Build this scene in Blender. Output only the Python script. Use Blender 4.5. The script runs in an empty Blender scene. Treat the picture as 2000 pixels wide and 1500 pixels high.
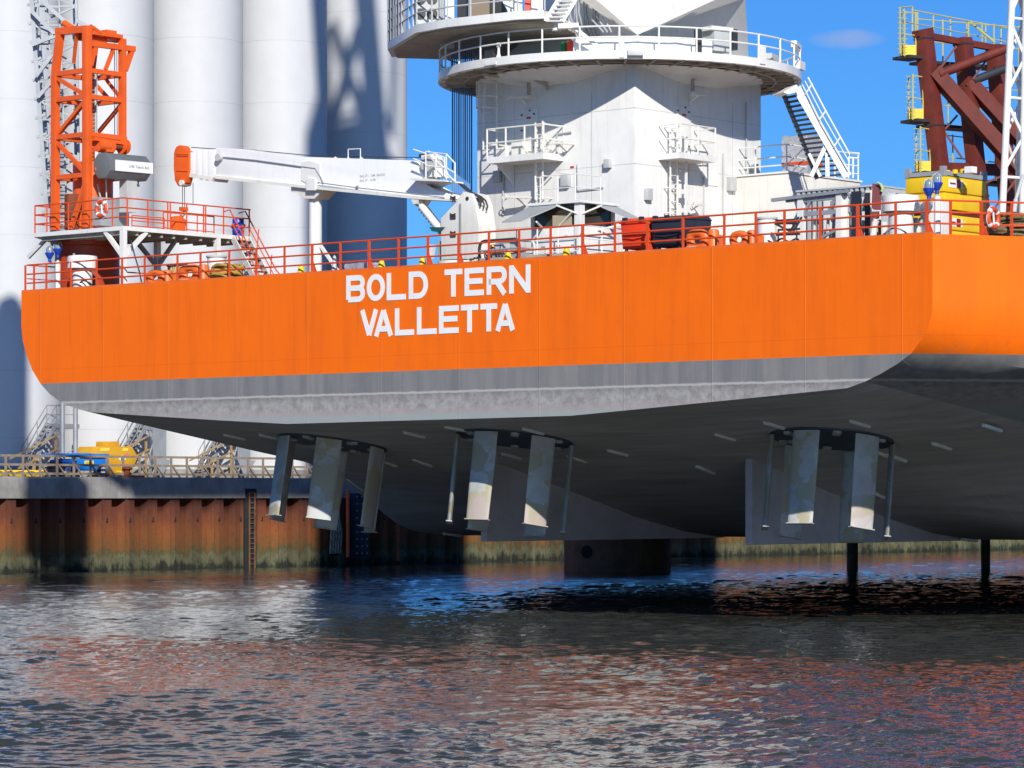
import bpy, bmesh, math, random
import numpy as np
from mathutils import Vector, Matrix
random.seed(7)
C = bpy.context.scene.collection
R = math.radians
PI = math.pi
# ------------------------------------------------------------------ camera model
F, HOR, HC = 6200.0, 965.0, 4.05          # focal length in photo pixels, horizon row, eye height over the water
A = Vector((-18.09, 117.1, 0))            # port quarter of the ship's stern
UH = Vector((.7548, -.6562, 0))           # along the transom, to the right
VH = Vector((.6562, .7548, 0))            # forward along the ship
ZV = Vector((0, 0, 1))
ZD = 11.5                                 # deck height
SHIP = (UH, VH, ZV)
WORLD = (Vector((1, 0, 0)), Vector((0, 1, 0)), ZV)
def S(u, v, z): return A + UH*u + VH*v + ZV*z
def UV(p):
    d = p - A
    return d.x*UH.x + d.y*UH.y, d.x*VH.x + d.y*VH.y
def ray(px, py): return Vector(((px-1000)/F, 1.0, (HOR-py)/F))
def PY(px, py, Y): return ray(px, py)*Y + ZV*HC
def W(px, py, v):                          # point of the ship's plane at forward distance v seen at a pixel
    r = ray(px, py); s = (v + A.x*VH.x + A.y*VH.y)/(r.x*VH.x + r.y*VH.y)
    return r*s + ZV*HC
def WU(px, py, u):
    r = ray(px, py); s = (u + A.x*UH.x + A.y*UH.y)/(r.x*UH.x + r.y*UH.y)
    return r*s + ZV*HC
def UZ(px, py, v):
    p = W(px, py, v); return UV(p)[0], p.z
Q0 = Vector((-26.1, 162, 0)); QD = Vector((.671, .741, 0)); QN = Vector((-.741, .671, 0))
QZ = 4.95
QUAY = (QD, QN, ZV)
def Q(t, n, z): return Q0 + QD*t + QN*n + ZV*z
def QW(px, py, n):
    r = ray(px, py); s = (n + Q0.x*QN.x + Q0.y*QN.y)/(r.x*QN.x + r.y*QN.y)
    return r*s + ZV*HC
def QT(px, n): 
    p = QW(px, 900, n) - Q0
    return p.x*QD.x + p.y*QD.y
# ------------------------------------------------------------------ materials
MATS = {}
def node(nt, t, **kw):
    n = nt.nodes.new(t)
    for k, v in kw.items():
        if k.startswith('_'): n.inputs[int(k[1:])].default_value = v
        elif k in n.inputs: n.inputs[k].default_value = v
        else: setattr(n, k, v)
    return n
def paint(name, col, rough=.45, var=.10, scale=1.3, dirt=None, damt=.3, streak=False, metal=0, bump=0, bscale=30, spec=.5):
    if name in MATS: return MATS[name]
    m = bpy.data.materials.new(name); m.use_nodes = True
    nt = m.node_tree; b = nt.nodes['Principled BSDF']; L = nt.links
    b.inputs['Roughness'].default_value = rough; b.inputs['Metallic'].default_value = metal
    b.inputs['Specular IOR Level'].default_value = spec
    tc = node(nt, 'ShaderNodeTexCoord'); mp = node(nt, 'ShaderNodeMapping')
    L.new(tc.outputs['Object'], mp.inputs['Vector'])
    n1 = node(nt, 'ShaderNodeTexNoise', Scale=scale, Detail=6.0, Roughness=.6)
    L.new(mp.outputs[0], n1.inputs['Vector'])
    mx = node(nt, 'ShaderNodeMix', data_type='RGBA')
    c2 = [c*(1-var*2) for c in col]
    mx.inputs[6].default_value = (*col, 1); mx.inputs[7].default_value = (*c2, 1)
    rp = node(nt, 'ShaderNodeMapRange'); rp.inputs[1].default_value = .4; rp.inputs[2].default_value = .75
    L.new(n1.outputs['Fac'], rp.inputs[0]); L.new(rp.outputs[0], mx.inputs[0])
    out = mx.outputs[2]
    if dirt:
        mp2 = node(nt, 'ShaderNodeMapping'); L.new(tc.outputs['Object'], mp2.inputs['Vector'])
        mp2.inputs['Scale'].default_value = (5, 5, .35) if streak else (2, 2, 2)
        n2 = node(nt, 'ShaderNodeTexNoise', Scale=1.0, Detail=8.0, Roughness=.7); L.new(mp2.outputs[0], n2.inputs['Vector'])
        r2 = node(nt, 'ShaderNodeMapRange'); r2.inputs[1].default_value = .52; r2.inputs[2].default_value = .75; r2.inputs[4].default_value = damt
        L.new(n2.outputs['Fac'], r2.inputs[0])
        m2 = node(nt, 'ShaderNodeMix', data_type='RGBA'); m2.inputs[7].default_value = (*dirt, 1)
        L.new(out, m2.inputs[6]); L.new(r2.outputs[0], m2.inputs[0]); out = m2.outputs[2]
    L.new(out, b.inputs['Base Color'])
    if bump:
        n3 = node(nt, 'ShaderNodeTexNoise', Scale=bscale, Detail=4.0); L.new(mp.outputs[0], n3.inputs['Vector'])
        bp = node(nt, 'ShaderNodeBump', Strength=bump, Distance=.02); L.new(n3.outputs['Fac'], bp.inputs['Height']); L.new(bp.outputs[0], b.inputs['Normal'])
    MATS[name] = m; return m
WHITE = paint('white_paint', (.765, .755, .715), .4, .05, dirt=(.40, .33, .22), damt=.34, streak=True)
CREAM = paint('cream_white_paint', (.73, .715, .65), .45, .05, dirt=(.36, .27, .15), damt=.42, streak=True)
ORANGE = paint('orange_machine_paint', (.80, .115, .012), .42, .1, dirt=(.3, .09, .03), damt=.3, streak=True)
RAILC = paint('red_orange_rail_paint', (.66, .075, .012), .5, .12, dirt=(.25, .06, .03), damt=.4)
FAIR = paint('orange_fairlead_paint', (.78, .15, .02), .45, .12, dirt=(.3, .12, .05), damt=.3)
GREY = paint('grey_steel', (.30, .32, .34), .5, .12, dirt=(.16, .13, .1), damt=.35, streak=True)
LGREY = paint('light_grey_steel', (.5, .51, .5), .5, .1, dirt=(.25, .2, .15), damt=.3, streak=True)
DARK = paint('dark_steel', (.035, .035, .04), .5, .1)
GALV = paint('galvanised_steel', (.36, .375, .39), .45, .15, metal=.3)
UNDER = paint('weathered_underside', (.42, .38, .31), .7, .18, dirt=(.16, .12, .07), damt=.5)
BLUE = paint('blue_plastic', (.01, .06, .42), .4, .1)
SKYBLUE = paint('bright_blue_paint', (.008, .19, .66), .45, .08)
YELLOW = paint('yellow_paint', (.86, .54, .008), .42, .08, dirt=(.35, .2, .05), damt=.2, streak=True)
OCHRE = paint('ochre_yellow_paint', (.66, .35, .02), .45, .1, dirt=(.2, .12, .04), damt=.25)
REDB = paint('red_brown_primer', (.155, .023, .011), .6, .25, dirt=(.07, .02, .015), damt=.5, streak=True)
RED = paint('red_plastic', (.80, .055, .012), .4, .06)
NAVY = paint('dark_navy_plastic', (.022, .027, .042), .5, .1)
ROPE_Y = paint('yellow_rope', (.50, .31, .06), .9, .3, 8, bump=1, bscale=25)
ROPE_B = paint('olive_rope', (.22, .16, .075), .95, .3, 8, bump=1, bscale=25)
ROPE_P = paint('pale_rope', (.50, .38, .16), .95, .3, 8, bump=1, bscale=25)
TIMBER = paint('weathered_timber', (.28, .22, .165), .85, .2, 3, dirt=(.14, .11, .08), damt=.5, streak=True)
TIMBER2 = paint('new_timber', (.42, .27, .10), .8, .2, 3)
RUBBER = paint('black_rubber', (.016, .016, .018), .75, .2)
MAROON = paint('maroon_board', (.26, .075, .07), .6, .1)
TEAL = paint('dark_teal_paint', (.012, .09, .085), .5, .1)
PLATE_BLUE = paint('dark_blue_plate', (.06, .085, .12), .6, .25)
ANODE = paint('zinc_anode', (.74, .75, .70), .6, .1)
RUSTR = paint('rusty_red_iron', (.22, .05, .015), .8, .3, 4)
CONE = paint('yellow_plastic', (.80, .52, .01), .4, .05)
FILM = paint('silver_film', (.55, .57, .62), .25, .2, 6, metal=.4, bump=1, bscale=12)
BROWN = paint('brown_board', (.2, .15, .10), .7, .1)
def glass(name, col, rough=.05):
    m = paint(name, col, rough, 0); return m
DGLASS = paint('dark_window_glass', (.05, .042, .03), .12, .1)
GLOBE = paint('clear_globe', (.20, .25, .29), .08, .1, spec=.8)
MARK = paint('grey_marking', (.42, .41, .40), .6, .1)
INK = paint('dark_ink', (.05, .05, .09), .6, 0)
SIGNW = paint('white_sign', (.78, .78, .77), .4, .03)
SIGNR = paint('dark_red_sign', (.23, .015, .02), .4, .03)
REDMARK = paint('red_marking', (.6, .03, .02), .5, .05)
GREEN = paint('green_paint', (.01, .17, .05), .4, .05)
STRAW = paint('yellow_sticker', (.80, .66, .08), .5, .03)
WIRE = paint('blue_grey_wire', (.15, .26, .48), .4, .1)
YRAIL = paint('yellow_green_rail', (.50, .45, .13), .5, .1)
LENS = paint('pale_lens', (.6, .65, .7), .1, .05)
# ------------------------------------------------------------------ mesh building
class MB:
    def __init__(s): s.bm = bmesh.new(); s.mats = []; s.mi = 0
    def use(s, m):
        if m not in s.mats: s.mats.append(m)
        s.mi = s.mats.index(m); return s
    def _f(s, vs, smooth=True):
        try: f = s.bm.faces.new(vs)
        except ValueError: return None
        f.material_index = s.mi; f.smooth = smooth; return f
    def v(s, p): return s.bm.verts.new(p)
    def hexa(s, P):       # 8 points: bottom 0-3, top 4-7
        v = [s.v(p) for p in P]
        for q in ((3,2,1,0), (4,5,6,7), (0,1,5,4), (1,2,6,5), (2,3,7,6), (3,0,4,7)): s._f([v[i] for i in q])
        return s
    def box(s, c, size, ax=SHIP):
        c = Vector(c); a, b, d = (ax[0]*size[0]/2, ax[1]*size[1]/2, ax[2]*size[2]/2)
        return s.hexa([c-a-b-d, c+a-b-d, c+a+b-d, c-a+b-d, c-a-b+d, c+a-b+d, c+a+b+d, c-a+b+d])
    def sb(s, u0, u1, v0, v1, z0, z1):     # box in ship coordinates
        return s.hexa([S(u0,v0,z0), S(u1,v0,z0), S(u1,v1,z0), S(u0,v1,z0), S(u0,v0,z1), S(u1,v0,z1), S(u1,v1,z1), S(u0,v1,z1)])
    def qb(s, t0, t1, n0, n1, z0, z1):     # box in quay coordinates
        return s.hexa([Q(t0,n0,z0), Q(t1,n0,z0), Q(t1,n1,z0), Q(t0,n1,z0), Q(t0,n0,z1), Q(t1,n0,z1), Q(t1,n1,z1), Q(t0,n1,z1)])
    def bar(s, p, q, w, h=None, up=ZV):
        p, q = Vector(p), Vector(q); h = h or w; d = q-p
        if d.length < 1e-6: return s
        d.normalize(); side = d.cross(up)
        if side.length < 1e-3: side = d.cross(UH)
        side.normalize(); n = side.cross(d); a, b = side*w/2, n*h/2
        return s.hexa([p-a-b, p+a-b, q+a-b, q-a-b, p-a+b, p+a+b, q+a+b, q-a+b])
    def tube(s, p, q, r, n=8, r2=None):
        return s.path([p, q], r, n, r2=r2)
    def path(s, pts, r, n=8, closed=False, r2=None, cap=True):
        pts = [Vector(p) for p in pts]; N = len(pts); rings = []; prev = None
        for i, p in enumerate(pts):
            if closed: d = pts[(i+1) % N]-pts[i-1]
            else: d = (pts[min(i+1, N-1)]-pts[max(i-1, 0)])
            d.normalize()
            if prev is None:
                a = d.cross(ZV)
                if a.length < 1e-2: a = d.cross(Vector((1, 0, 0)))
            else:
                a = prev - d*prev.dot(d)
                if a.length < 1e-4: a = d.cross(ZV)
            a.normalize(); prev = a; b = d.cross(a)
            rr = r if r2 is None else r+(r2-r)*i/max(N-1, 1)
            rings.append([s.v(p+(a*math.cos(2*PI*k/n)+b*math.sin(2*PI*k/n))*rr) for k in range(n)])
        M = N if closed else N-1
        for i in range(M):
            A1, B1 = rings[i], rings[(i+1) % N]
            for k in range(n): s._f([A1[k], B1[k], B1[(k+1) % n], A1[(k+1) % n]])
        if not closed and cap: s._f(rings[0]); s._f(rings[-1][::-1])
        return s
    def lathe(s, prof, c, n=24, ax=WORLD, a0=0, a1=2*PI):   # prof [(r,z)] round ax[2]
        c = Vector(c); full = abs(a1-a0-2*PI) < 1e-6; K = n if full else n+1; rings = []
        for r, z in prof:
            if r < 1e-6: rings.append([s.v(c+ax[2]*z)])
            else: rings.append([s.v(c+ax[2]*z+(ax[0]*math.cos(a0+(a1-a0)*k/n)+ax[1]*math.sin(a0+(a1-a0)*k/n))*r) for k in range(K)])
        for i in range(len(rings)-1):
            P, T = rings[i], rings[i+1]
            for k in range(n):
                k2 = (k+1) % K
                if len(P) == 1 and len(T) == 1: continue
                if len(P) == 1: s._f([P[0], T[k2], T[k]])
                elif len(T) == 1: s._f([P[k], P[k2], T[0]])
                else: s._f([P[k], P[k2], T[k2], T[k]])
        return s
    def prism(s, pts, ext):
        pts = [Vector(p) for p in pts]; ext = Vector(ext); n = len(pts)
        a = [s.v(p) for p in pts]; b = [s.v(p+ext) for p in pts]
        s._f(a[::-1]); s._f(b)
        for i in range(n): s._f([a[i], a[(i+1) % n], b[(i+1) % n], b[i]])
        return s
    def poly(s, pts): s._f([s.v(Vector(p)) for p in pts], False); return s
    def sphere(s, c, r, n=14, ax=WORLD, sq=(1, 1, 1)):
        prof = [(r*math.sin(PI*i/n), -r*math.cos(PI*i/n)) for i in range(n+1)]
        ax2 = (ax[0]*sq[0], ax[1]*sq[1], ax[2]*sq[2])
        return s.lathe(prof, c, n*2, ax2)
    def mesh(s, name, mat, bevel=0, angle=32):
        if bevel: bmesh.ops.bevel(s.bm, geom=s.bm.edges[:], offset=bevel, segments=2, affect='EDGES', profile=.6, clamp_overlap=True)
        bmesh.ops.recalc_face_normals(s.bm, faces=s.bm.faces[:])
        me = bpy.data.meshes.new(name); s.bm.to_mesh(me); s.bm.free()
        for m in (s.mats or [mat]): me.materials.append(m)
        me.shade_smooth(); me.set_sharp_from_angle(angle=R(angle))
        return me
    def build(s, name, mat=None, parent=None, at=None, bevel=0, angle=32, label=None, cat=None, group=None, kind=None):
        me = s.mesh(name, mat, bevel, angle)
        o = bpy.data.objects.new(name, me); C.objects.link(o)
        if parent is not None:
            org = world_of(parent); o.parent = parent; me.transform(Matrix.Translation(-org))
        else:
            if at is None:
                co = [Vector(b) for b in o.bound_box]; mn = [min(c[i] for c in co) for i in range(3)]; mxx = [max(c[i] for c in co) for i in range(3)]
                at = Vector(((mn[0]+mxx[0])/2, (mn[1]+mxx[1])/2, mn[2]))
            o.location = at; me.transform(Matrix.Translation(-Vector(at)))
        tag(o, label, cat, group, kind); return o
def world_of(o):
    p = Vector((0, 0, 0))
    while o is not None: p = p+o.location; o = o.parent
    return p
def tag(o, label=None, cat=None, group=None, kind=None):
    if label: o['label'] = label
    if cat: o['category'] = cat
    if group: o['group'] = group
    if kind: o['kind'] = kind
    return o
def thing(name, label, cat, loc, group=None):
    o = bpy.data.objects.new(name, None); C.objects.link(o); o.location = loc; o.empty_display_size = .2
    return tag(o, label, cat, group)
def place(me, name, loc, parent, mat=None):    # another object on shared mesh data, loc in world coordinates
    o = bpy.data.objects.new(name, me); C.objects.link(o); o.parent = parent
    o.location = Vector(loc)-world_of(parent); return o
def dup(o, loc, rotz=None, label=None, parent=None, group=None):
    c = o.copy(); C.objects.link(c)
    if parent is not None: c.parent = parent
    if loc is not None: c.location = loc
    if rotz is not None: c.rotation_euler = (0, 0, rotz)
    if label: c['label'] = label
    if group: c['group'] = group
    for ch in list(o.children): dup(ch, None, None, None, c)
    return c
SHIPROT = math.atan2(UH.y, UH.x)
def text_mesh(mb, body, size, org, xa, ya, off=.004, bold=0):
    cu = bpy.data.curves.new('t', 'FONT'); cu.body = body; cu.size = size; cu.resolution_u = 3; cu.offset = bold
    ob = bpy.data.objects.new('t', cu); C.objects.link(ob); dg = bpy.context.evaluated_depsgraph_get()
    me = bpy.data.meshes.new_from_object(ob.evaluated_get(dg)); na = xa.cross(ya)
    M = Matrix((( xa.x, ya.x, na.x, org.x+na.x*off), (xa.y, ya.y, na.y, org.y+na.y*off), (xa.z, ya.z, na.z, org.z+na.z*off), (0, 0, 0, 1)))
    me.transform(M)
    n0 = len(mb.bm.faces); mb.bm.from_mesh(me); mb.bm.faces.ensure_lookup_table()
    for f in mb.bm.faces[n0:]: f.material_index = mb.mi
    bpy.data.objects.remove(ob); bpy.data.meshes.remove(me); bpy.data.curves.remove(cu)
def rails(mb, pts, h, levels=(1, .66, .33), r=.028, up=ZV):
    for f in levels: mb.path([Vector(p)+up*h*f for p in pts], r, 6)
def posts_along(pts, step):
    out = []
    for a, b in zip(pts[:-1], pts[1:]):
        a, b = Vector(a), Vector(b); n = max(1, round((b-a).length/step))
        out += [a+(b-a)*i/n for i in range(n)]
    return out+[Vector(pts[-1])]
def railing(parent, pts, h, step, mat, name='railing', r=.028, pr=.03, levels=(1, .66, .33), posts=None, postname='post', square=False):
    mb = MB(); rails(mb, pts, h, levels, r); rl = mb.build(name, mat, parent)
    pm = MB()
    if square: pm.box((0, 0, h/2), (pr*2, pr*2, h))
    else: pm.tube((0, 0, 0), (0, 0, h), pr, 6)
    me = pm.mesh(postname, mat)
    for p in (posts if posts is not None else posts_along(pts, step)): place(me, postname, p, rl)
    return rl
# ------------------------------------------------------------------ camera, sun, sky
sc = bpy.context.scene
cam = bpy.data.cameras.new('camera'); cam.sensor_width = 36; cam.lens = F/2000*36; cam.shift_y = (HOR-750)/2000
cam.clip_end = 20000; cam.clip_start = .5
co = bpy.data.objects.new('camera', cam); C.objects.link(co); co.location = (0, 0, HC); co.rotation_euler = (R(90), 0, 0); sc.camera = co
SUN_EL = R(29); SX = -.15
LD = Vector((SX, math.sqrt(1-SX*SX), 0))*math.cos(SUN_EL) - ZV*math.sin(SUN_EL)
sl = bpy.data.lights.new('sun', 'SUN'); sl.energy = 4.3; sl.angle = R(.53); sl.color = (1, .955, .88)
so = bpy.data.objects.new('sun', sl); C.objects.link(so); so.rotation_euler = LD.to_track_quat('-Z', 'Y').to_euler(); so.location = (20, -60, 80)
w = bpy.data.worlds.new('World'); sc.world = w; w.use_nodes = True
nt = w.node_tree; bg = nt.nodes['Background']
sky = node(nt, 'ShaderNodeTexSky', sky_type='NISHITA'); sky.sun_disc = False; sky.sun_elevation = SUN_EL
sky.sun_rotation = math.atan2(-LD.x, -LD.y); sky.altitude = 0; sky.air_density = 1.0; sky.dust_density = .3; sky.ozone_density = 4.0
tint = node(nt, 'ShaderNodeMix', data_type='RGBA', blend_type='MULTIPLY'); tint.inputs[0].default_value = 1
tint.inputs[7].default_value = (.24, .60, 1.10, 1)
nt.links.new(sky.outputs[0], tint.inputs[6])
# one thin cloud low in the sky
tc = node(nt, 'ShaderNodeTexCoord'); cd = ray(1650, 77).normalized(); cr = cd.cross(ZV).normalized(); cu_ = cr.cross(cd)
def dotn(vec, sc_):
    d = node(nt, 'ShaderNodeVectorMath', operation='DOT_PRODUCT'); d.inputs[1].default_value = vec*sc_; nt.links.new(tc.outputs['Generated'], d.inputs[0]); return d.outputs['Value']
nz = node(nt, 'ShaderNodeTexNoise', Scale=45.0, Detail=8.0, Roughness=.65); nt.links.new(tc.outputs['Generated'], nz.inputs['Vector'])
def mth(op, a, b=None, c=None):
    m = node(nt, 'ShaderNodeMath', operation=op)
    for i, x in enumerate((a, b, c)):
        if x is None: continue
        if hasattr(x, 'links'): nt.links.new(x, m.inputs[i])
        else: m.inputs[i].default_value = x
    return m.outputs[0]
dx = mth('POWER', dotn(cr, F/62), 2.0); dy = mth('POWER', mth('MULTIPLY', dotn(cu_, F/17), 1.0), 2.0)
wob = mth('MULTIPLY', mth('SUBTRACT', nz.outputs['Fac'], .5), 3.2)
rad = mth('ADD', mth('ADD', dx, dy), wob)
front = mth('GREATER_THAN', dotn(cd, 1.0), .5)
mask = node(nt, 'ShaderNodeMapRange'); mask.inputs[1].default_value = 1.5; mask.inputs[2].default_value = -.1; mask.inputs[3].default_value = 0; mask.inputs[4].default_value = .6
nt.links.new(rad, mask.inputs[0]); cm = mth('MULTIPLY', mask.outputs[0], front)
cl = node(nt, 'ShaderNodeMix', data_type='RGBA'); cl.inputs[7].default_value = (3.2, 4.2, 7.0, 1)
nt.links.new(cm, cl.inputs[0]); nt.links.new(tint.outputs[2], cl.inputs[6]); nt.links.new(cl.outputs[2], bg.inputs['Color'])
bg.inputs['Strength'].default_value = .085
sc.view_settings.view_transform = 'Standard'; sc.view_settings.look = 'None'; sc.view_settings.exposure = .3; sc.view_settings.gamma = 1
# ------------------------------------------------------------------ water
def make_water():
    rng = np.random.default_rng(11)
    ys = [22.0]
    while ys[-1] < 245: ys.append(ys[-1]+max(.028, .36*ys[-1]**2/25110))
    yrow = [-400., -40., 0., 12.]+ys+[300., 500., 1200., 5000.]
    smain = np.linspace(-.22, .22, 640); scol = np.concatenate([[-12, -2, -.6, -.3], smain, [.3, .6, 2, 12]])
    Y = np.array(yrow); SS, YY = np.meshgrid(scol, Y); XX = SS*np.maximum(YY, 22.0)
    dy_ = np.gradient(Y)[:, None]*np.ones_like(XX)
    Z = np.zeros_like(XX)
    for i in range(190):
        lam = .14*(1.7/.14)**rng.random(); k = 2*PI/lam; th = rng.normal(R(-80), R(27)); ph = rng.random()*2*PI
        amp = .0128/k*1.41*(1.42 if lam < .5 else (1.05 if lam < 1 else .85))
        Z += amp*np.clip(lam/dy_/1.6-.4, .22, 1)*np.sin(k*(XX*math.cos(th)+YY*math.sin(th))+ph)
    for i in range(10):
        lam = rng.uniform(3.0, 8); k = 2*PI/lam; th = rng.normal(R(-70), R(30))
        Z += .009/k*np.sin(k*(XX*math.cos(th)+YY*math.sin(th))+rng.random()*2*PI)
    # calmer and rougher patches, and one smooth slick
    pat = .85+.25*np.sin(XX*.21+YY*.16+1.2)*np.sin(YY*.11-XX*.07+.4)+.12*np.sin(XX*.5-YY*.23)
    dl = (YY-(75.5+(XX+2.7)*1.1)+.5*np.sin(XX*1.7))/1.0
    pat *= 1-.85*np.exp(-dl*dl)*np.clip((XX+3.4)/1.2, 0, 1)*np.clip((4.5-XX)/2.5, 0, 1)
    Z *= pat*np.clip(1.06-(YY-45)/260, .6, 1.06)
    Z = Z+.2*np.abs(Z)*Z/.03
    fade = (np.abs(SS) < .2199)*np.clip((245-YY)/30, 0, 1)*np.clip((YY-21)/3, 0, 1)*np.clip((.22-np.abs(SS))/.012, 0, 1)
    Z *= fade
    nr, nc = XX.shape
    co_ = np.stack([XX, YY, Z], -1).reshape(-1, 3).astype(np.float32)
    i = np.arange(nr*nc).reshape(nr, nc); q = np.stack([i[:-1, :-1], i[:-1, 1:], i[1:, 1:], i[1:, :-1]], -1).reshape(-1, 4)
    me = bpy.data.meshes.new('water'); me.vertices.add(len(co_)); me.vertices.foreach_set('co', co_.ravel())
    me.loops.add(q.size); me.loops.foreach_set('vertex_index', q.ravel().astype(np.int32))
    me.polygons.add(len(q)); me.polygons.foreach_set('loop_start', np.arange(0, q.size, 4, dtype=np.int32))
    me.update(); me.validate(); me.shade_smooth()
    m = bpy.data.materials.new('harbour_water'); m.use_nodes = True; n_ = m.node_tree; b = n_.nodes['Principled BSDF']
    b.inputs['Base Color'].default_value = (.034, .038, .032, 1); b.inputs['Roughness'].default_value = .03; b.inputs['IOR'].default_value = 1.52
    b.inputs['Specular IOR Level'].default_value = .5
    t = node(n_, 'ShaderNodeTexCoord'); mp = node(n_, 'ShaderNodeMapping'); mp.inputs['Rotation'].default_value = (0, 0, R(12)); mp.inputs['Scale'].default_value = (.55, 1.25, 1)
    n_.links.new(t.outputs['Object'], mp.inputs['Vector'])
    a = node(n_, 'ShaderNodeTexNoise', Scale=6.5, Detail=4.0, Roughness=.55); n_.links.new(mp.outputs[0], a.inputs['Vector'])
    bp = node(n_, 'ShaderNodeBump', Strength=.7, Distance=.02); n_.links.new(a.outputs['Fac'], bp.inputs['Height']); n_.links.new(bp.outputs[0], b.inputs['Normal'])
    me.materials.append(m)
    o = bpy.data.objects.new('water', me); C.objects.link(o); tag(o, 'dark rippled harbour water', None, None, 'structure')
make_water()
# ------------------------------------------------------------------ quay
def quay_mat():
    m = bpy.data.materials.new('rusty_sheet_pile'); m.use_nodes = True; n = m.node_tree; L = n.links; b = n.nodes['Principled BSDF']; b.inputs['Roughness'].default_value = .85
    g = node(n, 'ShaderNodeNewGeometry'); sx = node(n, 'ShaderNodeSeparateXYZ'); L.new(g.outputs['Position'], sx.inputs[0])
    mp = node(n, 'ShaderNodeMapping'); mp.inputs['Scale'].default_value = (1.7, 1.7, .7); L.new(g.outputs['Position'], mp.inputs['Vector'])
    n1 = node(n, 'ShaderNodeTexNoise', Scale=1.6, Detail=8.0, Roughness=.7); L.new(mp.outputs[0], n1.inputs['Vector'])
    n2 = node(n, 'ShaderNodeTexNoise', Scale=5.0, Detail=8.0, Roughness=.75); L.new(g.outputs['Position'], n2.inputs['Vector'])
    ma = node(n, 'ShaderNodeMath', operation='MULTIPLY_ADD'); ma.inputs[1].default_value = 2.4; L.new(n1.outputs['Fac'], ma.inputs[0]); L.new(sx.outputs['Z'], ma.inputs[2])
    mr = node(n, 'ShaderNodeMapRange'); mr.inputs[1].default_value = .9; mr.inputs[2].default_value = 5.4; L.new(ma.outputs[0], mr.inputs[0])
    cr_ = node(n, 'ShaderNodeValToRGB'); e = cr_.color_ramp.elements
    e[0].position = 0; e[0].color = (.012, .013, .009, 1); e[1].position = 1; e[1].color = (.115, .032, .022, 1)
    for p, c in ((.09, (.02, .022, .014, 1)), (.14, (.09, .10, .05, 1)), (.21, (.15, .14, .08, 1)), (.27, (.09, .085, .03, 1)), (.34, (.20, .085, .022, 1)), (.52, (.27, .082, .020, 1)), (.74, (.17, .045, .02, 1))):
        x = e.new(p); x.color = c
    L.new(mr.outputs[0], cr_.inputs[0])
    sp = node(n, 'ShaderNodeMapRange'); sp.inputs[1].default_value = .55; sp.inputs[2].default_value = .72; sp.inputs[4].default_value = .75; L.new(n2.outputs['Fac'], sp.inputs[0])
    mx = node(n, 'ShaderNodeMix', data_type='RGBA'); mx.inputs[7].default_value = (.05, .03, .022, 1); L.new(sp.outputs[0], mx.inputs[0]); L.new(cr_.outputs[0], mx.inputs[6])
    dq = node(n, 'ShaderNodeVectorMath', operation='DOT_PRODUCT'); dq.inputs[1].default_value = QD/.8; L.new(g.outputs['Position'], dq.inputs[0])
    fl = node(n, 'ShaderNodeMath', operation='FLOOR'); L.new(dq.outputs['Value'], fl.inputs[0]); wn = node(n, 'ShaderNodeTexWhiteNoise', noise_dimensions='1D'); L.new(fl.outputs[0], wn.inputs['W'])
    wr_ = node(n, 'ShaderNodeMapRange'); wr_.inputs[3].default_value = .48; wr_.inputs[4].default_value = .95; L.new(wn.outputs['Value'], wr_.inputs[0])
    mm = node(n, 'ShaderNodeMix', data_type='RGBA', blend_type='MULTIPLY'); mm.inputs[0].default_value = 1; L.new(mx.outputs[2], mm.inputs[6]); L.new(wr_.outputs[0], mm.inputs[7])
    L.new(mm.outputs[2], b.inputs['Base Color'])
    bp = node(n, 'ShaderNodeBump', Strength=.6, Distance=.04); L.new(n2.outputs['Fac'], bp.inputs['Height']); L.new(bp.outputs[0], b.inputs['Normal'])
    return m
RUSTM = quay_mat()
CONC = paint('weathered_concrete', (.30, .295, .28), .9, .25, .8, dirt=(.13, .125, .11), damt=.6, streak=True, bump=.5, bscale=12)
GROUND = paint('quay_surface', (.24, .23, .21), .95, .2, .6, dirt=(.12, .11, .1), damt=.5, bump=.5, bscale=6)
T0, T1 = -70, 190
b = MB(); b.qb(T0*3, T1*3, .95, 900, -4, QZ-.004); b.build('quay_ground', GROUND, kind='structure', label='flat grey quay surface behind the quay wall')
qw = thing('quay_wall', 'rusty steel sheet pile quay wall with grey concrete cap and green algae', 'quay wall', Q(0, 0, 0))
b = MB(); b.qb(T0, T1, -.12, .95, 3.82, QZ); b.build('concrete_cap', CONC, qw, bevel=.03)
b = MB(); pit = 1.6; t = T0; pr = []
while t < T1:
    pr += [(t, .02), (t+.62, .02), (t+.80, .52), (t+1.42, .52)]; t += pit
lo = [b.v(Q(t, n, -3)) for t, n in pr]; mi = [b.v(Q(t, n, 1.2)) for t, n in pr]; hi = [b.v(Q(t, n, 3.83)) for t, n in pr]
for i in range(len(pr)-1):
    b._f([lo[i], lo[i+1], mi[i+1], mi[i]]); b._f([mi[i], mi[i+1], hi[i+1], hi[i]])
for i, (t, n) in enumerate(pr):
    if i % 4 in (0, 3): b.qb(t-.035, t+.035, n-.05, n+.02, -1, 3.82)
b.build('sheet_piling', RUSTM, qw, angle=20)
DK = paint('dark_gap', (.01, .01, .01), .9, 0)
for k in range(-6, 32):
    tt = T0+pit*44+.31+k*pit; m_ = MB(); m_.qb(tt-.07, tt+.07, .0, .03, 2.55, 2.63); m_.qb(tt-.02, tt+.05, -.005, .025, 2.63, 2.8); m_.build('lifting_hole', DK, qw)
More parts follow.
